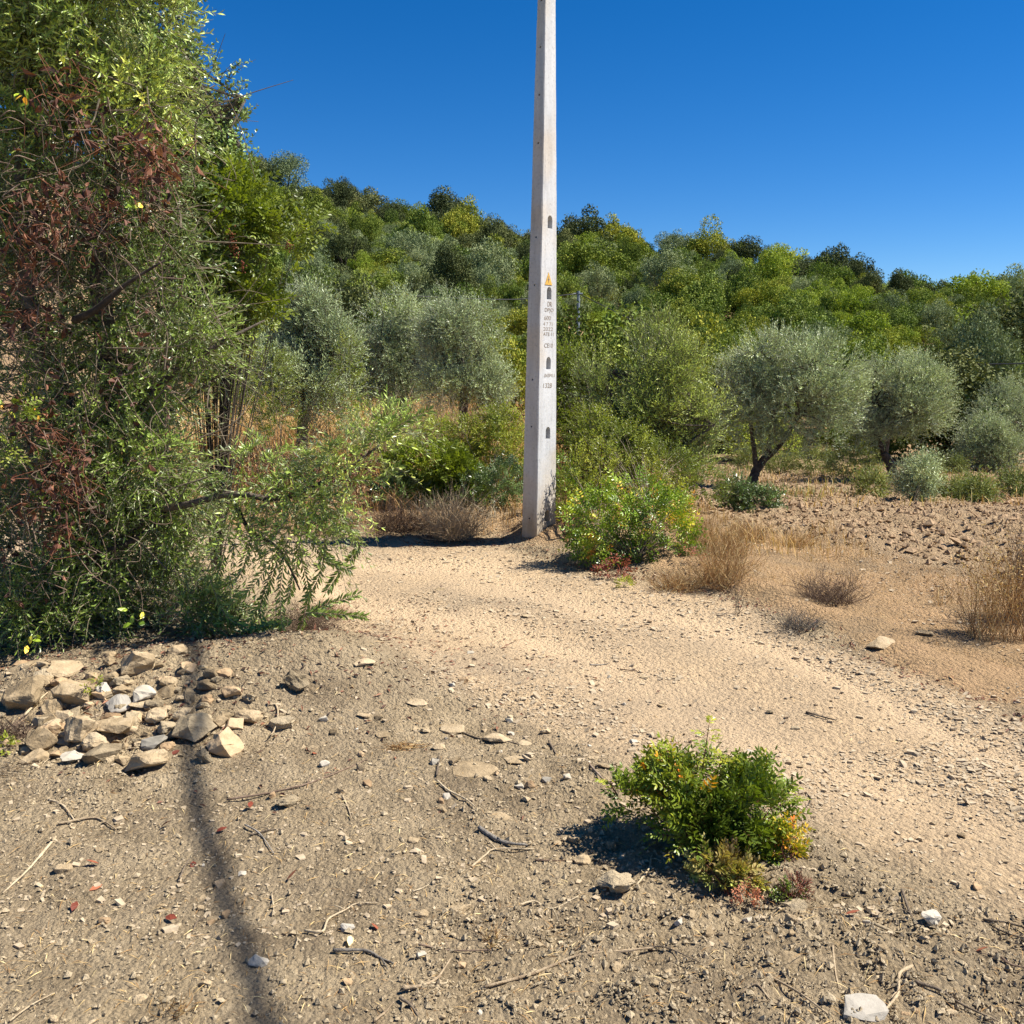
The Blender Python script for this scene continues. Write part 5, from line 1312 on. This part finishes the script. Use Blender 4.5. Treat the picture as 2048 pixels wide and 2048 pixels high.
PILE = [
 (48, 1385, 92, 72, 'limestone', 'large rounded boulder at the left end of the stone pile, leaf shadows on top', 0),
 (149, 1387, 80, 54, 'limestone', 'big wedge-shaped pale rock with shaded underside in the left part of the stone pile', 0),
 (132, 1335, 72, 38, 'limestone', 'long shaded rock at the back of the stone pile under the foliage', 0),
 (54, 1337, 80, 26, 'limestone', 'flat rock behind the big left boulder, streaked with leaf shadows', 0),
 (277, 1331, 68, 56, 'limestone', 'big upright tan rock at the back of the stone pile under hanging olive leaves', 0),
 (209, 1382, 30, 34, 'white_stone', 'smooth light grey oval stone right of the wedge-shaped rock', 0),
 (226, 1362, 42, 28, 'limestone', 'tan angular stone behind the light grey oval stone', 0),
 (244, 1386, 36, 22, 'limestone', 'small rounded yellow stone above the slate grey block', 0),
 (288, 1395, 48, 34, 'white_stone', 'white-topped block with black shadow line in the middle of the stone pile', 0),
 (284, 1414, 46, 15, 'limestone', 'thin slab beneath the white-topped block', 0),
 (238, 1412, 50, 34, 'grey_stone', 'slate grey block with pale front in the middle of the stone pile', 0),
 (106, 1411, 42, 40, 'limestone', 'round lumpy stone right of the big left boulder', 0),
 (149, 1426, 42, 27, 'clod', 'small dark earthy stone below the wedge-shaped rock', 0),
 (317, 1439, 44, 26, 'limestone', 'two-faced pointed stone below the white-topped block', 0),
 (246, 1454, 102, 40, 'limestone', 'longest pale slab lying across the centre of the stone pile', 0),
 (163, 1466, 70, 58, 'limestone', 'bulky sunlit rock left of the longest slab', 0),
 (192, 1485, 50, 42, 'limestone', 'rounded rock leaning on the front of the bulky sunlit rock', 0),
 (87, 1480, 60, 46, 'limestone', 'half buried rock at the front left with roots lying over it', 0),
 (149, 1520, 48, 26, 'white_stone', 'smooth white oval slab at the front of the stone pile', 0),
 (207, 1510, 72, 46, 'clod', 'grey earth-covered rock at the front of the stone pile', 0),
 (296, 1522, 86, 48, 'limestone', 'big pale pointed rock at the front right of the stone pile', 0),
 (310, 1489, 52, 28, 'grey_stone', 'greyish flat rock behind the big pale pointed rock', 0),
 (337, 1497, 34, 25, 'orange_stone', 'small rounded orange stone on top of the greyish flat rock', 0),
 (248, 1490, 26, 22, 'limestone', 'small pale stone in the gap below the longest slab', 0),
 (66, 1510, 64, 34, 'limestone', 'buried pale rock at the lower left corner of the stone pile', 0),
 (115, 1508, 27, 18, 'orange_stone', 'small brown stone left of the white oval slab', 0),
 (335, 1459, 38, 30, 'clod', 'crumbly earthy lump right of the longest slab', 0),
 (372, 1432, 42, 42, 'limestone', 'grey brown rock standing in the right part of the stone pile', 0),
 (381, 1390, 26, 38, 'limestone', 'narrow upright pale stone behind the grey brown rock', 0),
 (391, 1463, 84, 54, 'clod', 'large dark earth-crusted boulder in the right part of the stone pile', 0),
 (453, 1482, 72, 62, 'orange_stone', 'triangular orange tan rock at the right end of the stone pile', 0),
 (498, 1434, 56, 26, 'limestone', 'half buried long rock behind the triangular orange rock', 0),
 (412, 1396, 30, 28, 'orange_stone', 'small orange stone with dark hollow at the back right of the pile', 0),
 (356, 1300, 38, 24, 'limestone', 'pale stone far back under the olive leaves', 0),
 (366, 1340, 30, 22, 'limestone', 'tan stone in the leaf shade behind the pile', 0),
 (219, 1300, 26, 17, 'limestone', 'small pale stone in deep shade left of the upright tan rock', 0),
 (220, 1325, 26, 20, 'limestone', 'small stone wedged in the dark gap left of the upright tan rock', 0),
]
def stones():
    for i, (px, py, w, h, m, lab, _) in enumerate(PILE):
        stone(px, py, w * 1.06, h * 1.2, m, lab, 500 + i, group='stones heaped beside the big olive tree', box=0.08, depth=0.95, sink=0.25)
    rngp = np.random.default_rng(71)
    for i in range(120):
        px = rngp.uniform(0, 470); py = rngp.uniform(1330, 1525)
        if py > 1470 and px > 330: continue
        w = rngp.uniform(16, 44)
        stone(px, py, w, w * 0.7, ['limestone', 'limestone', 'clod', 'orange_stone'][i % 4], 'small rubble stone filling the gaps between the larger stones of the pile', 900 + i, group='small rubble between the piled stones', sink=0.25)
    for i, (px, py, w, h, lab) in enumerate([(592, 1358, 56, 44, 'round mossy grey earth clod right of the leaf skirt'), (408, 1519, 34, 28, 'small dark earth clod in the cable shadow below the pile'), (565, 1447, 52, 30, 'flat grey earth clod on the crumbly soil right of the pile'),
                                            (1590, 1815, 62, 32, 'dark-sided earth clod below the red needle tuft'), (1237, 1777, 84, 44, 'jagged chunk of earth and wood in front of the small green shrub'), (575, 1608, 48, 26, 'dark crumbly clod beside the long straight twig'), (500, 1395, 30, 24, 'earth clod on the upper edge of the crumbly soil')]):
        stone(px, py, w, h, 'clod', lab, 560 + i, 'earth_clod', 'clod', rough=0.22, depth=0.7, box=0.1)
    singles = [
     (1573, 1922, 66, 30, 'limestone', 'flat pitted cream stone lying below the red needle tuft'), (1722, 2035, 104, 40, 'grey_stone', 'big split grey white rock at the bottom edge, right half'), (1857, 1846, 48, 36, 'white_stone', 'roundish white stone beside a thin dark stick'),
     (1582, 1850, 30, 26, 'limestone', 'small brown stone under the dark-sided clod'), (1764, 1905, 22, 12, 'limestone', 'small pale stone left of the pale forked root'), (1903, 2019, 26, 15, 'limestone', 'small pale pebble at the lower right beside the dark split twig'),
     (1148, 1683, 28, 14, 'limestone', 'small oval flat stone left of the shrub shadow'), (1165, 1716, 38, 22, 'limestone', 'pale stone crossed by a thin straight twig'), (1095, 1757, 18, 18, 'limestone', 'small pale rough stone under the thin straight twig'),
     (1222, 1682, 24, 26, 'orange_stone', 'small brownish stone at the edge of the shrub shadow'), (1000, 1641, 44, 10, 'limestone', 'thin flat stone slab above the short grey stick'), (826, 1678, 26, 12, 'limestone', 'flat tan stone left of the short grey stick'),
     (1309, 1984, 20, 16, 'limestone', 'small pale stone right of the long thin branch'), (1207, 2029, 20, 16, 'limestone', 'small pale stone at the bottom edge below the long branch'), (825, 1891, 26, 18, 'limestone', 'squarish pale stone above the thick curved branch'),
     (924, 1922, 22, 12, 'orange_stone', 'tiny pinkish stone at the tip of the thick curved branch'), (843, 1824, 30, 18, 'limestone', 'rounded tan stone left of the flat crusted rock'), (915, 1812, 64, 22, 'limestone', 'flat crusted rock split in two, centre of the foreground'),
     (694, 1852, 30, 26, 'grey_stone', 'light grey block beside the wavy pale root'), (424, 1836, 30, 13, 'limestone', 'pale flake left of the cable shadow'), (410, 1981, 32, 16, 'limestone', 'pale wedge stone low on the left, beside the cable shadow'),
     (280, 1992, 34, 14, 'limestone', 'flat tan stone at the lower left'), (517, 1925, 46, 26, 'white_stone', 'half buried white round stone in the cable shadow'), (126, 1741, 42, 20, 'limestone', 'half buried pale stone beside the long pale stick at left'),
     (107, 2034, 22, 20, 'limestone', 'small yellowish stone at the bottom left edge'), (835, 1408, 42, 18, 'limestone', 'flat stone with dark gap behind it at the track edge'), (905, 1455, 52, 20, 'limestone', 'broad flat pale stone on the track edge, centre'),
     (877, 1492, 28, 13, 'limestone', 'small flat stone below the broad flat pale stone'), (998, 1480, 66, 16, 'limestone', 'long flat stone under the thin dark twig at the track edge'), (1035, 1523, 54, 14, 'limestone', 'long flat stone right of the bleached bare rock patch'),
     (948, 1548, 96, 12, 'limestone', 'bleached flat rock barely breaking through the soil'), (1051, 1486, 32, 12, 'limestone', 'small flat stone at the right end of the thin dark twig'), (1091, 1464, 24, 12, 'limestone', 'small pointed stone up on the track edge'),
     (1188, 1520, 24, 10, 'limestone', 'small flat stone above the forked twig left of the shrub'), (1094, 1554, 24, 12, 'grey_stone', 'greenish grey flat chip on the soil left of the shrub'), (1135, 1557, 19, 13, 'white_stone', 'bright white chip right of the greenish one'),
     (1209, 1542, 32, 14, 'limestone', 'flat pale stone beside the forked twig left of the shrub'), (728, 1333, 48, 12, 'limestone', 'long thin tan slab at the upper left edge of the soil'), (765, 1467, 28, 14, 'limestone', 'flat pale stone above the orange hay scrap'),
     (728, 1436, 28, 10, 'limestone', 'thin pale chip on the grey soil left of the orange hay scrap'), (1760, 1284, 64, 22, 'limestone', 'low rounded rock on the right verge'), (1850, 1270, 40, 12, 'limestone', 'flat rock right of the low rounded rock on the verge'),
     (1540, 1420, 16, 10, 'clod', 'small dark chip on the sandy track'), (1497, 1494, 26, 8, 'grey_stone', 'black and white chip on the track above the shrub'), (1591, 1452, 22, 9, 'clod', 'dark oval bark chip on the bright sandy track'),
     (648, 1441, 22, 14, 'white_stone', 'round pale pebble on the grey soil right of the pile'), (627, 1493, 24, 14, 'limestone', 'pale pebble above a red leaf right of the pile'), (1140, 1060, 16, 10, 'orange_stone', 'brown stone at the right foot of the concrete pole'), (940, 1305, 18, 8, 'white_stone', 'white chip on the far side of the track'),
     (985, 1245, 22, 7, 'limestone', 'flat chip in the middle of the track'), (1056, 1232, 26, 7, 'limestone', 'pair-like flat chip beyond the middle of the track'), (880, 1178, 22, 6, 'limestone', 'flat chip on the track before the pole shadow'), (1290, 1350, 20, 7, 'limestone', 'small chip on the right part of the track')]
    for i, (px, py, w, h, m, lab) in enumerate(singles):
        stone(px, py, w, h, m, lab, 600 + i, box=0.25, depth=0.75, sink=0.28, tilt=0.15, group=None)
    rng = np.random.default_rng(33)
    meshes = []
    for k in range(10):
        me = stone_mesh(1, 0.8, 0.35 + 0.2 * (k % 3), 700 + k, 0.1, sub=0, pts=12, box=0.3); me.materials.append(M[['limestone', 'limestone', 'white_stone', 'orange_stone', 'limestone'][k % 5]]); meshes.append(me)
    cnt = 0
    for _ in range(2000):                                # loose palm-sized chips
        if cnt >= 110: break
        px, py = rng.uniform(0, 2048), rng.uniform(1330, 2040)
        if 1250 < px < 1600 and 1550 < py < 1800: continue
        if px < 560 and py < 1560: continue
        dens = 0.25 + 1.0 * math.exp(-((px - 950) / 260) ** 2 - ((py - 1480) / 90) ** 2) * 3
        if rng.uniform() > dens: continue
        g = gp(px, py); s = rng.uniform(0.012, 0.04) * (1.3 if dens > 0.8 else 1)
        zz = ('near soil' if py > 1780 else 'middle soil' if py > 1580 else 'track edge') + ', ' + ('far left' if px < 350 else 'left of centre' if px < 800 else 'centre' if px < 1250 else 'right of centre' if px < 1650 else 'far right') + ' of the picture'
        o = link('pebble', meshes[rng.integers(10)]); o.location = (g[0], g[1], g[2] + s * 0.10); o.scale = (s, s, s)
        o.rotation_euler = (rng.normal(0, .2), rng.normal(0, .2), rng.uniform(0, 6.28))
        tag(o, 'small loose stone chip on the ' + zz, 'pebble', 'loose stone chips on the ' + zz); cnt += 1
stones()

# ------------------------------------------------------------------ gravel and crumbs
def chips():
    rng = np.random.default_rng(44)
    octa = np.array([[1, 0, 0], [0, 1, 0], [-1, 0, 0], [0, -1, 0], [0, 0, 1], [0, 0, -1]], float)
    of = np.array([[0, 1, 4], [1, 2, 4], [2, 3, 4], [3, 0, 4], [1, 0, 5], [2, 1, 5], [3, 2, 5], [0, 3, 5]])
    cube = np.array([[x, y, z] for x in (-1, 1) for y in (-1, 1) for z in (-1, 1)], float) * 0.7
    cf = np.array([[0, 1, 3, 2], [4, 6, 7, 5], [0, 4, 5, 1], [2, 3, 7, 6], [0, 2, 6, 4], [1, 5, 7, 3]])
    def scatter(mb, x, y, s, fz, tmpl, faces, jit, lift, m=0):
        n = len(x); k = len(tmpl)
        V = tmpl[None] * (1 + rng.normal(0, jit, (n, k, 3)))
        V = V * np.stack([s * rng.uniform(0.6, 1.2, n), s * rng.uniform(0.5, 1.0, n), s * fz * rng.uniform(0.6, 1.2, n)], 1)[:, None, :]
        a = rng.uniform(0, 2 * PI, n); tl = rng.normal(0, 0.3, n)
        V[:, :, 2] += V[:, :, 0] * tl[:, None]
        c, d = np.cos(a)[:, None], np.sin(a)[:, None]
        X = V[:, :, 0] * c - V[:, :, 1] * d; Yy = V[:, :, 0] * d + V[:, :, 1] * c
        z = H(x, y)
        W = np.stack([X + x[:, None], Yy + y[:, None], V[:, :, 2] + (z + s * lift)[:, None]], -1)
        F = (np.arange(n)[:, None, None] * k + faces[None]).reshape(-1, faces.shape[1])
        mb.add(W.reshape(-1, 3), F, None, m)
    def field(n, y0, y1, spread=0.62, power=2.0):
        t = rng.uniform(0, 1, n); y = (y0 ** (1 - power) + t * (y1 ** (1 - power) - y0 ** (1 - power))) ** (1 / (1 - power)) if power != 1 else y0 * (y1 / y0) ** t
        x = rng.uniform(-spread, spread, n) * y; return x, y
    # pale gravel on the track and its edges
    x, y = field(130000, 2.4, 12, power=1.6)
    r, p, d = masks(x, y)
    pat = fbm2(x * 0.9 + 5, y * 1.4, 81, 3)
    pr = r * (0.10 + 1.1 * sstep(0.46, 0.62, pat)) * (1 - 0.93 * wear(x, y)) + d * 0.35 * sstep(0.4, 0.6, pat) + (1 - r) * (1 - d) * 0.05
    up = np.interp(x, UPx, UPy); pr = pr + 0.9 * np.exp(-((y - up + 0.55) / 0.5) ** 2)
    k = rng.uniform(0, 1, len(x)) < pr; x, y = x[k], y[k]
    s = rng.lognormal(math.log(0.0042), 0.55, len(x)) * (1 + 0.07 * y); s = np.minimum(s, 0.022)
    mb = MB(); scatter(mb, x, y, s, 0.4, cube, cf, 0.22, 0.12)
    print('gravel', len(x))
    tag(link('gravel', mb.mesh('gravel', [M['gravel']])), 'pale angular gravel strewn over the dirt track', 'gravel', None, 'stuff')
    # soil crumbs
    x, y = field(80000, 1.75, 6.5, power=1.8)
    r, p, d = masks(x, y); cm = fbm2(x * 1.3, y * 1.3, 41, 3)
    k = rng.uniform(0, 1, len(x)) < np.clip(1 - r - p - d, 0, 1) * (0.25 + 1.1 * sstep(0.4, 0.62, cm)); x, y = x[k], y[k]
    s = rng.lognormal(math.log(0.0036), 0.55, len(x)); s = np.minimum(s, 0.013)
    mb = MB(); scatter(mb, x, y, s, 0.85, octa, of, 0.25, 0.35)
    tag(link('soil_crumbs', mb.mesh('soil_crumbs', [M['clod']])), 'small crumbs of dry grey brown soil', 'soil', None, 'stuff')
    # ploughed clods
    x = rng.uniform(2, 16, 80000); y = rng.uniform(6, 26, 80000); r, p, d = masks(x, y)
    k = (rng.uniform(0, 1, len(x)) < p * 0.8) & (x < 0.62 * y); x, y = x[k], y[k]
    s = rng.lognormal(math.log(0.017), 0.5, len(x)); s = np.minimum(s, 0.07)
    mb = MB(); scatter(mb, x, y, s, 0.7, octa, of, 0.22, 0.3)
    tag(link('field_clods', mb.mesh('field_clods', [M['field_clod']])), 'broken clods of the ploughed field', 'soil', None, 'stuff')
    # chaff: bits of straw and root on the soil
    n = 5200; x, y = field(n, 1.8, 6.5, power=1.6); r, p, d = masks(x, y); k = rng.uniform(0, 1, n) < 1 - 0.85 * r; x, y = x[k], y[k]
    P = np.stack([x, y, H(x, y) + 0.004], 1); a = rng.uniform(0, 2 * PI, len(x)); D = np.stack([np.cos(a), np.sin(a), rng.normal(0, 0.12, len(x))], 1)
    mb = MB(); t = rng.uniform(0.2, 1, len(x))
    leaves(mb, P, D, np.tile([0, 0, 1.0], (len(x), 1)) + rng.normal(0, .3, (len(x), 3)), rng.uniform(0.01, 0.07, len(x)), rng.uniform(0.001, 0.0028, len(x)), np.stack([t, t, t], 1), 0, False, 0.3)
    tag(link('chaff', mb.mesh('chaff', [M['straw']])), 'scraps of straw and fine root lying on the soil', 'straw', None, 'stuff')
    # leaf litter near the tree and bushes
    mb = MB(); n = 2600; x = rng.normal(-1.7, 0.9, n); y = rng.normal(4.9, 0.6, n); P = np.stack([x, y, H(x, y) + 0.006], 1)
    leaves(mb, P, rdir(n, rng) * [1, 1, .2], np.tile([0, 0, 1.0], (n, 1)) + rng.normal(0, .3, (n, 3)), rng.uniform(0.02, 0.045, n), rng.uniform(0.006, 0.014, n), np.stack([rng.uniform(0, 1, n)] * 3, 1), 0, False, 0.2)
    n = 700; q = rng.uniform(0, 1, n); x = -1.0 + q * 3.4; y = np.interp(x, UPx, UPy) + rng.normal(0.1, 0.15, n); P = np.stack([x, y, H(x, y) + 0.008], 1)
    leaves(mb, P, rdir(n, rng) * [1, 1, .2], np.tile([0, 0, 1.0], (n, 1)) + rng.normal(0, .3, (n, 3)), rng.uniform(0.02, 0.04, n), 0.012, np.stack([rng.uniform(0.4, 1, n)] * 3, 1), 0, False, 0.2)
    tag(link('leaf_litter', mb.mesh('leaf_litter', [M['dead_leaf']])), 'brown leaf litter under the tree and along the verge', 'leaf litter', None, 'stuff')
chips()

# ------------------------------------------------------------------ sticks, roots, fallen leaves
STICKS = [
 ([(112, 1679), (60, 1735), (5, 1786)], 5.5, 'drywood', 'long pale stick slanting at the left edge of the foreground'),
 ([(116, 1651), (182, 1637), (210, 1645), (233, 1662)], 4.5, 'drywood', 'pale bent root at the left, right of the stub'),
 ([(98, 1600), (125, 1615), (149, 1642)], 5, 'drywood', 'short thick pale stub at the left below the stone pile'),
 ([(19, 2042), (60, 2010), (109, 1982)], 4.5, 'drywood', 'straight pale stick in the bottom left corner'),
 ([(610, 1865), (645, 1870), (657, 1838), (690, 1815), (713, 1803), (755, 1803)], 5, 'drywood', 'wavy S-shaped pale root in the foreground'),
 ([(666, 1910), (731, 1910), (760, 1918), (787, 1931)], 7, 'greywood', 'thick grey stick lying level in the lower foreground'),
 ([(806, 1994), (843, 1985), (874, 1960), (902, 1917)], 8, 'drywood', 'thick curved pale branch in the lower foreground'),
 ([(862, 1975), (890, 1968), (896, 1955)], 4, 'drywood', 'short side twig against the thick curved branch'),
 ([(800, 2006), (820, 2018), (837, 2034)], 7, 'darkwood', 'short dark stub near the bottom edge'),
 ([(748, 2046), (770, 2028), (788, 2012)], 6, 'drywood', 'pale broken stick at the bottom edge'),
 ([(685, 1600), (695, 1620), (703, 1642)], 4, 'drywood', 'small upright straw-yellow stick above the foreground clods'),
 ([(543, 1786), (546, 1805), (549, 1828)], 3.5, 'drywood', 'short vertical pale twig beside the cable shadow'),
 ([(453, 1598), (540, 1588), (616, 1577), (699, 1531), (735, 1515)], 4, 'vine', 'long straight brown twig crossing the soil right of the pile'),
 ([(958, 1668), (1002, 1690), (1055, 1699)], 9, 'greywood', 'short thick grey stick in the middle of the foreground'),
 ([(943, 1732), (970, 1712), (992, 1702), (1067, 1702)], 4.5, 'drywood', 'thin curved pale twig just under the thick grey stick'),
 ([(1070, 1721), (1120, 1720), (1185, 1716), (1200, 1722)], 3.5, 'vine', 'thin straight twig pointing to the shrub shadow'),
 ([(968, 1980), (1067, 1951), (1142, 1927), (1191, 1921), (1250, 1905), (1309, 1893)], 6.5, 'drywood', 'longest branch of the foreground, thin and slightly bent'),
 ([(1191, 1921), (1250, 1906), (1309, 1893), (1340, 1905), (1400, 1938)], 4, 'darkwood', 'dark wiry end of the longest branch forking to the right'),
 ([(1309, 1893), (1360, 1910), (1420, 1916)], 2.2, 'darkwood', 'thin wiry side fork beside the dark branch end'),
 ([(837, 1901), (900, 1900), (983, 1898)], 4, 'vine', 'level brown twig above the thick curved branch'),
 ([(875, 1566), (896, 1584), (933, 1603), (950, 1618)], 4.5, 'drywood', 'bent pale twig below the bleached flat rock'),
 ([(825, 1783), (850, 1775), (881, 1758)], 3, 'drywood', 'small pale twig above the flat crusted rock'),
 ([(1040, 1808), (1070, 1800), (1105, 1812), (1157, 1798)], 4.5, 'drywood', 'wavy pale twig half buried right of the crusted rock'),
 ([(1272, 1781), (1297, 1749), (1302, 1725), (1309, 1705)], 4.5, 'drywood', 'upright curved pale twig rising from the jagged chunk into the shrub shadow'),
 ([(1527, 1962), (1558, 1969), (1601, 2009), (1658, 2046)], 6, 'drywood', 'long curved pale root running to the bottom edge, right of centre'),
 ([(1480, 1999), (1511, 1992), (1544, 2016), (1578, 2026)], 4.5, 'drywood', 'bent pale root left of the long curved one'),
 ([(1826, 1929), (1799, 1949), (1796, 1986), (1775, 2015), (1762, 2046)], 8, 'drywood', 'pale crooked root with forked top at the lower right'),
 ([(1799, 1949), (1810, 1930), (1800, 1915)], 4, 'drywood', 'small prong beside the crooked root top'),
 ([(1803, 1789), (1819, 1835), (1834, 1872)], 5.5, 'darkwood', 'thin dark stick standing left of the roundish white stone'),
 ([(1665, 1898), (1670, 1940), (1678, 1981)], 5, 'drywood', 'upright pale splinter between the flat cream stone and the crooked root'),
 ([(1829, 1972), (1880, 1985), (1920, 2002), (1997, 2046)], 7, 'darkwood', 'long dark split twig at the bottom right'),
 ([(1967, 1838), (2014, 1841), (2060, 1864)], 5, 'darkwood', 'dark twig at the right edge, upper of two'),
 ([(1985, 1848), (2020, 1862), (2060, 1880)], 4, 'darkwood', 'dark twig at the right edge, lower of two'),
 ([(1745, 1865), (1790, 1870), (1833, 1878)], 7, 'clod', 'half buried brown root below the thin dark stick'),
 ([(1990, 1920), (2020, 1935), (2050, 1945)], 5, 'vine', 'short brown twig at the right edge above the corner'),
 ([(1172, 1530), (1195, 1562), (1215, 1570), (1240, 1578)], 4.5, 'vine', 'forked twig lying left of the small green shrub'),
 ([(920, 1460), (960, 1478), (1000, 1486), (1040, 1492)], 3.5, 'darkwood', 'thin dark twig lying over the flat stones at the track edge'),
 ([(873, 1558), (877, 1530), (878, 1515)], 4.5, 'darkwood', 'short dark upright twig left of the bleached rock'),
 ([(1098, 1485), (1104, 1500), (1112, 1515)], 5, 'darkwood', 'short dark twig among the flat stones'),
 ([(1612, 1425), (1640, 1433), (1672, 1442)], 4, 'darkwood', 'dark twig on the bright track at the right'),
 ([(1180, 1324), (1200, 1323), (1216, 1321)], 3, 'greywood', 'small grey twig in the middle of the track'),
 ([(1240, 1334), (1255, 1336), (1275, 1338)], 2.5, 'vine', 'tiny brown twig on the track right of the grey one'),
 ([(1610, 1585), (1622, 1600), (1606, 1625)], 3.5, 'darkwood', 'thin hooked twig on the sand right of the shrub'),
 ([(1570, 1595), (1590, 1590), (1612, 1586)], 2.5, 'vine', 'thin level twig touching the hooked one'),
 ([(540, 1412), (552, 1412), (556, 1440), (548, 1470), (540, 1480)], 4, 'drywood', 'pale hooked root sticking out of the crumbly soil right of the pile'),
 ([(50, 1440), (80, 1400), (95, 1385)], 4.5, 'drywood', 'pale stem leaning on the big left boulder'),
 ([(100, 1400), (105, 1430), (140, 1447)], 4.5, 'drywood', 'pale curved stem lying over the round lumpy stone'),
 ([(90, 1500), (110, 1470), (135, 1447)], 3.5, 'drywood', 'pale stem lying over the half buried front rock'),
 ([(165, 1515), (190, 1500), (198, 1496)], 2.5, 'drywood', 'thin twig lying over the earth-covered front rock'),
 ([(385, 1860), (395, 1842), (412, 1838)], 3, 'darkwood', 'short dark twig left of the cable shadow'),
 ([(360, 1765), (372, 1730), (395, 1700)], 4, 'darkwood', 'dark curved twig by a red leaf in the left foreground'),
 ([(490, 1650), (520, 1680), (548, 1710)], 3.5, 'greywood', 'thin grey twig crossing the cable shadow edge'),
 ([(500, 1680), (540, 1672), (570, 1668)], 4, 'darkwood', 'flat dark splinter right of the cable shadow'),
]
def sticks():
    rng = np.random.default_rng(55)
    for i, (pts, w, m, lab) in enumerate(STICKS):
        W = []
        for (a, b) in pts:
            g = gp(a, b); W.append(g)
        W = np.array(W); r = w * mpp(W[:, 1].mean()) * 0.5
        W[:, 2] += r * 0.8 + rng.uniform(0, 0.006, len(W)); W[:, 2] = np.maximum(W[:, 2], W[:, 2].mean() - 0.01)
        mb = MB(); tube(mb, W, r * 1.1, r * 0.5, 8, 0, rng, 0.14, sub=7)
        if len(W) > 2 and w > 3.8:
            k = len(W) // 2; e = W[k] + np.array([rng.normal(0, 1), rng.normal(0, 1), 0.15]) * 0.04
            tube(mb, [W[k], (W[k] + e) / 2 + [0, 0, 0.005], e], r * 0.5, r * 0.2, 6, 0, rng, 0.1, sub=3)
        o = link('root' if 'root' in lab else 'stick', mb.mesh('stick', [M[m]], True, offset=W[0])); o.location = W[0]
        tag(o, lab, 'root' if 'root' in lab else 'stick')
    lm = []
    for k in range(4):
        mb = MB(); L = 0.042
        r = np.random.default_rng(k); c = r.uniform(0.15, 0.5)
        q = [(0, 0), (0.25, 0.2), (0.6, 0.24), (1, 0), (0.6, -0.24), (0.25, -0.2)]
        V = [[a * L, b * L, abs(b) * L * c * 1.6 + a * a * L * 0.25] for a, b in q] + [[a * L, b * L, abs(b) * L * c * 1.6 + a * a * L * 0.25 - 0.0008] for a, b in q] 
        mb.add(V, [[0, 1, 4, 5], [1, 2, 3, 4]], [0.3 + 0.2 * k, 0.6, 0]); mb.f.append((np.array([[11, 10, 7, 6], [10, 9, 8, 7]]), 0))
        lm.append(mb.mesh('fallen_leaf', [M['red_leaf']]))
    for i, (px, py) in enumerate([(321, 1660), (433, 1669), (199, 1734), (205, 1775), (144, 1828), (331, 1842), (745, 1848), (573, 1760), (386, 1728), (500, 1619), (627, 1508), (186, 1437), (360, 1512), (436, 1512), (1690, 1840), (1950, 1903)]):
        g = gp(px, py); o = link('fallen_leaf', lm[i % 4]); o.location = (g[0], g[1], g[2] + 0.008); o.rotation_euler = (rng.normal(0, .3), rng.normal(0, .3), rng.uniform(0, 6.28))
        tag(o, 'small curled red dry leaf lying on the foreground soil', 'leaf', 'red leaves fallen on the soil')
    mb = MB(); g = gp(702, 1880)
    leaves(mb, np.array([[0, 0, 0.0]]), np.array([[0.1, -1.0, 0.1]]), np.array([[0.3, 0, 1.0]]), 0.05, 0.02, [1.0, 1.0, 0], 0, True)
    o = link('fallen_leaf', mb.mesh('fallen_leaf', [M['straw']])); o.location = (g[0], g[1], g[2] + 0.012); tag(o, 'single yellow leaf under the light grey block', 'leaf')
    tangle('hay_scrap', 'scrap of orange dried grass on the soil at the track edge', 'dry grass', gp(805, 1492), 0.10, 0.06, 0.03, 60, 'straw', 80, up=0.1, r=0.0016)
    tangle('hay_scrap', 'straw scrap at the left edge in front of the stone pile', 'dry grass', gp(40, 1540), 0.16, 0.10, 0.05, 90, 'drywood', 81, up=0.1, r=0.0016)
    tangle('hay_scrap', 'little yellow straw wisp above the longest branch', 'dry grass', gp(985, 1885), 0.05, 0.04, 0.05, 24, 'straw', 82, up=0.4, r=0.0012)
    tangle('hay_scrap', 'yellow straw wisp near the bottom edge left of the curved branch', 'dry grass', gp(345, 2035), 0.06, 0.04, 0.06, 18, 'straw', 83, up=0.5, r=0.0014)
    tangle('root_tangle', 'reddish root tangle on the soil left of the stone pile', 'roots', gp(20, 1475), 0.14, 0.10, 0.08, 90, 'vine', 84, up=0.2, r=0.0018)
sticks()
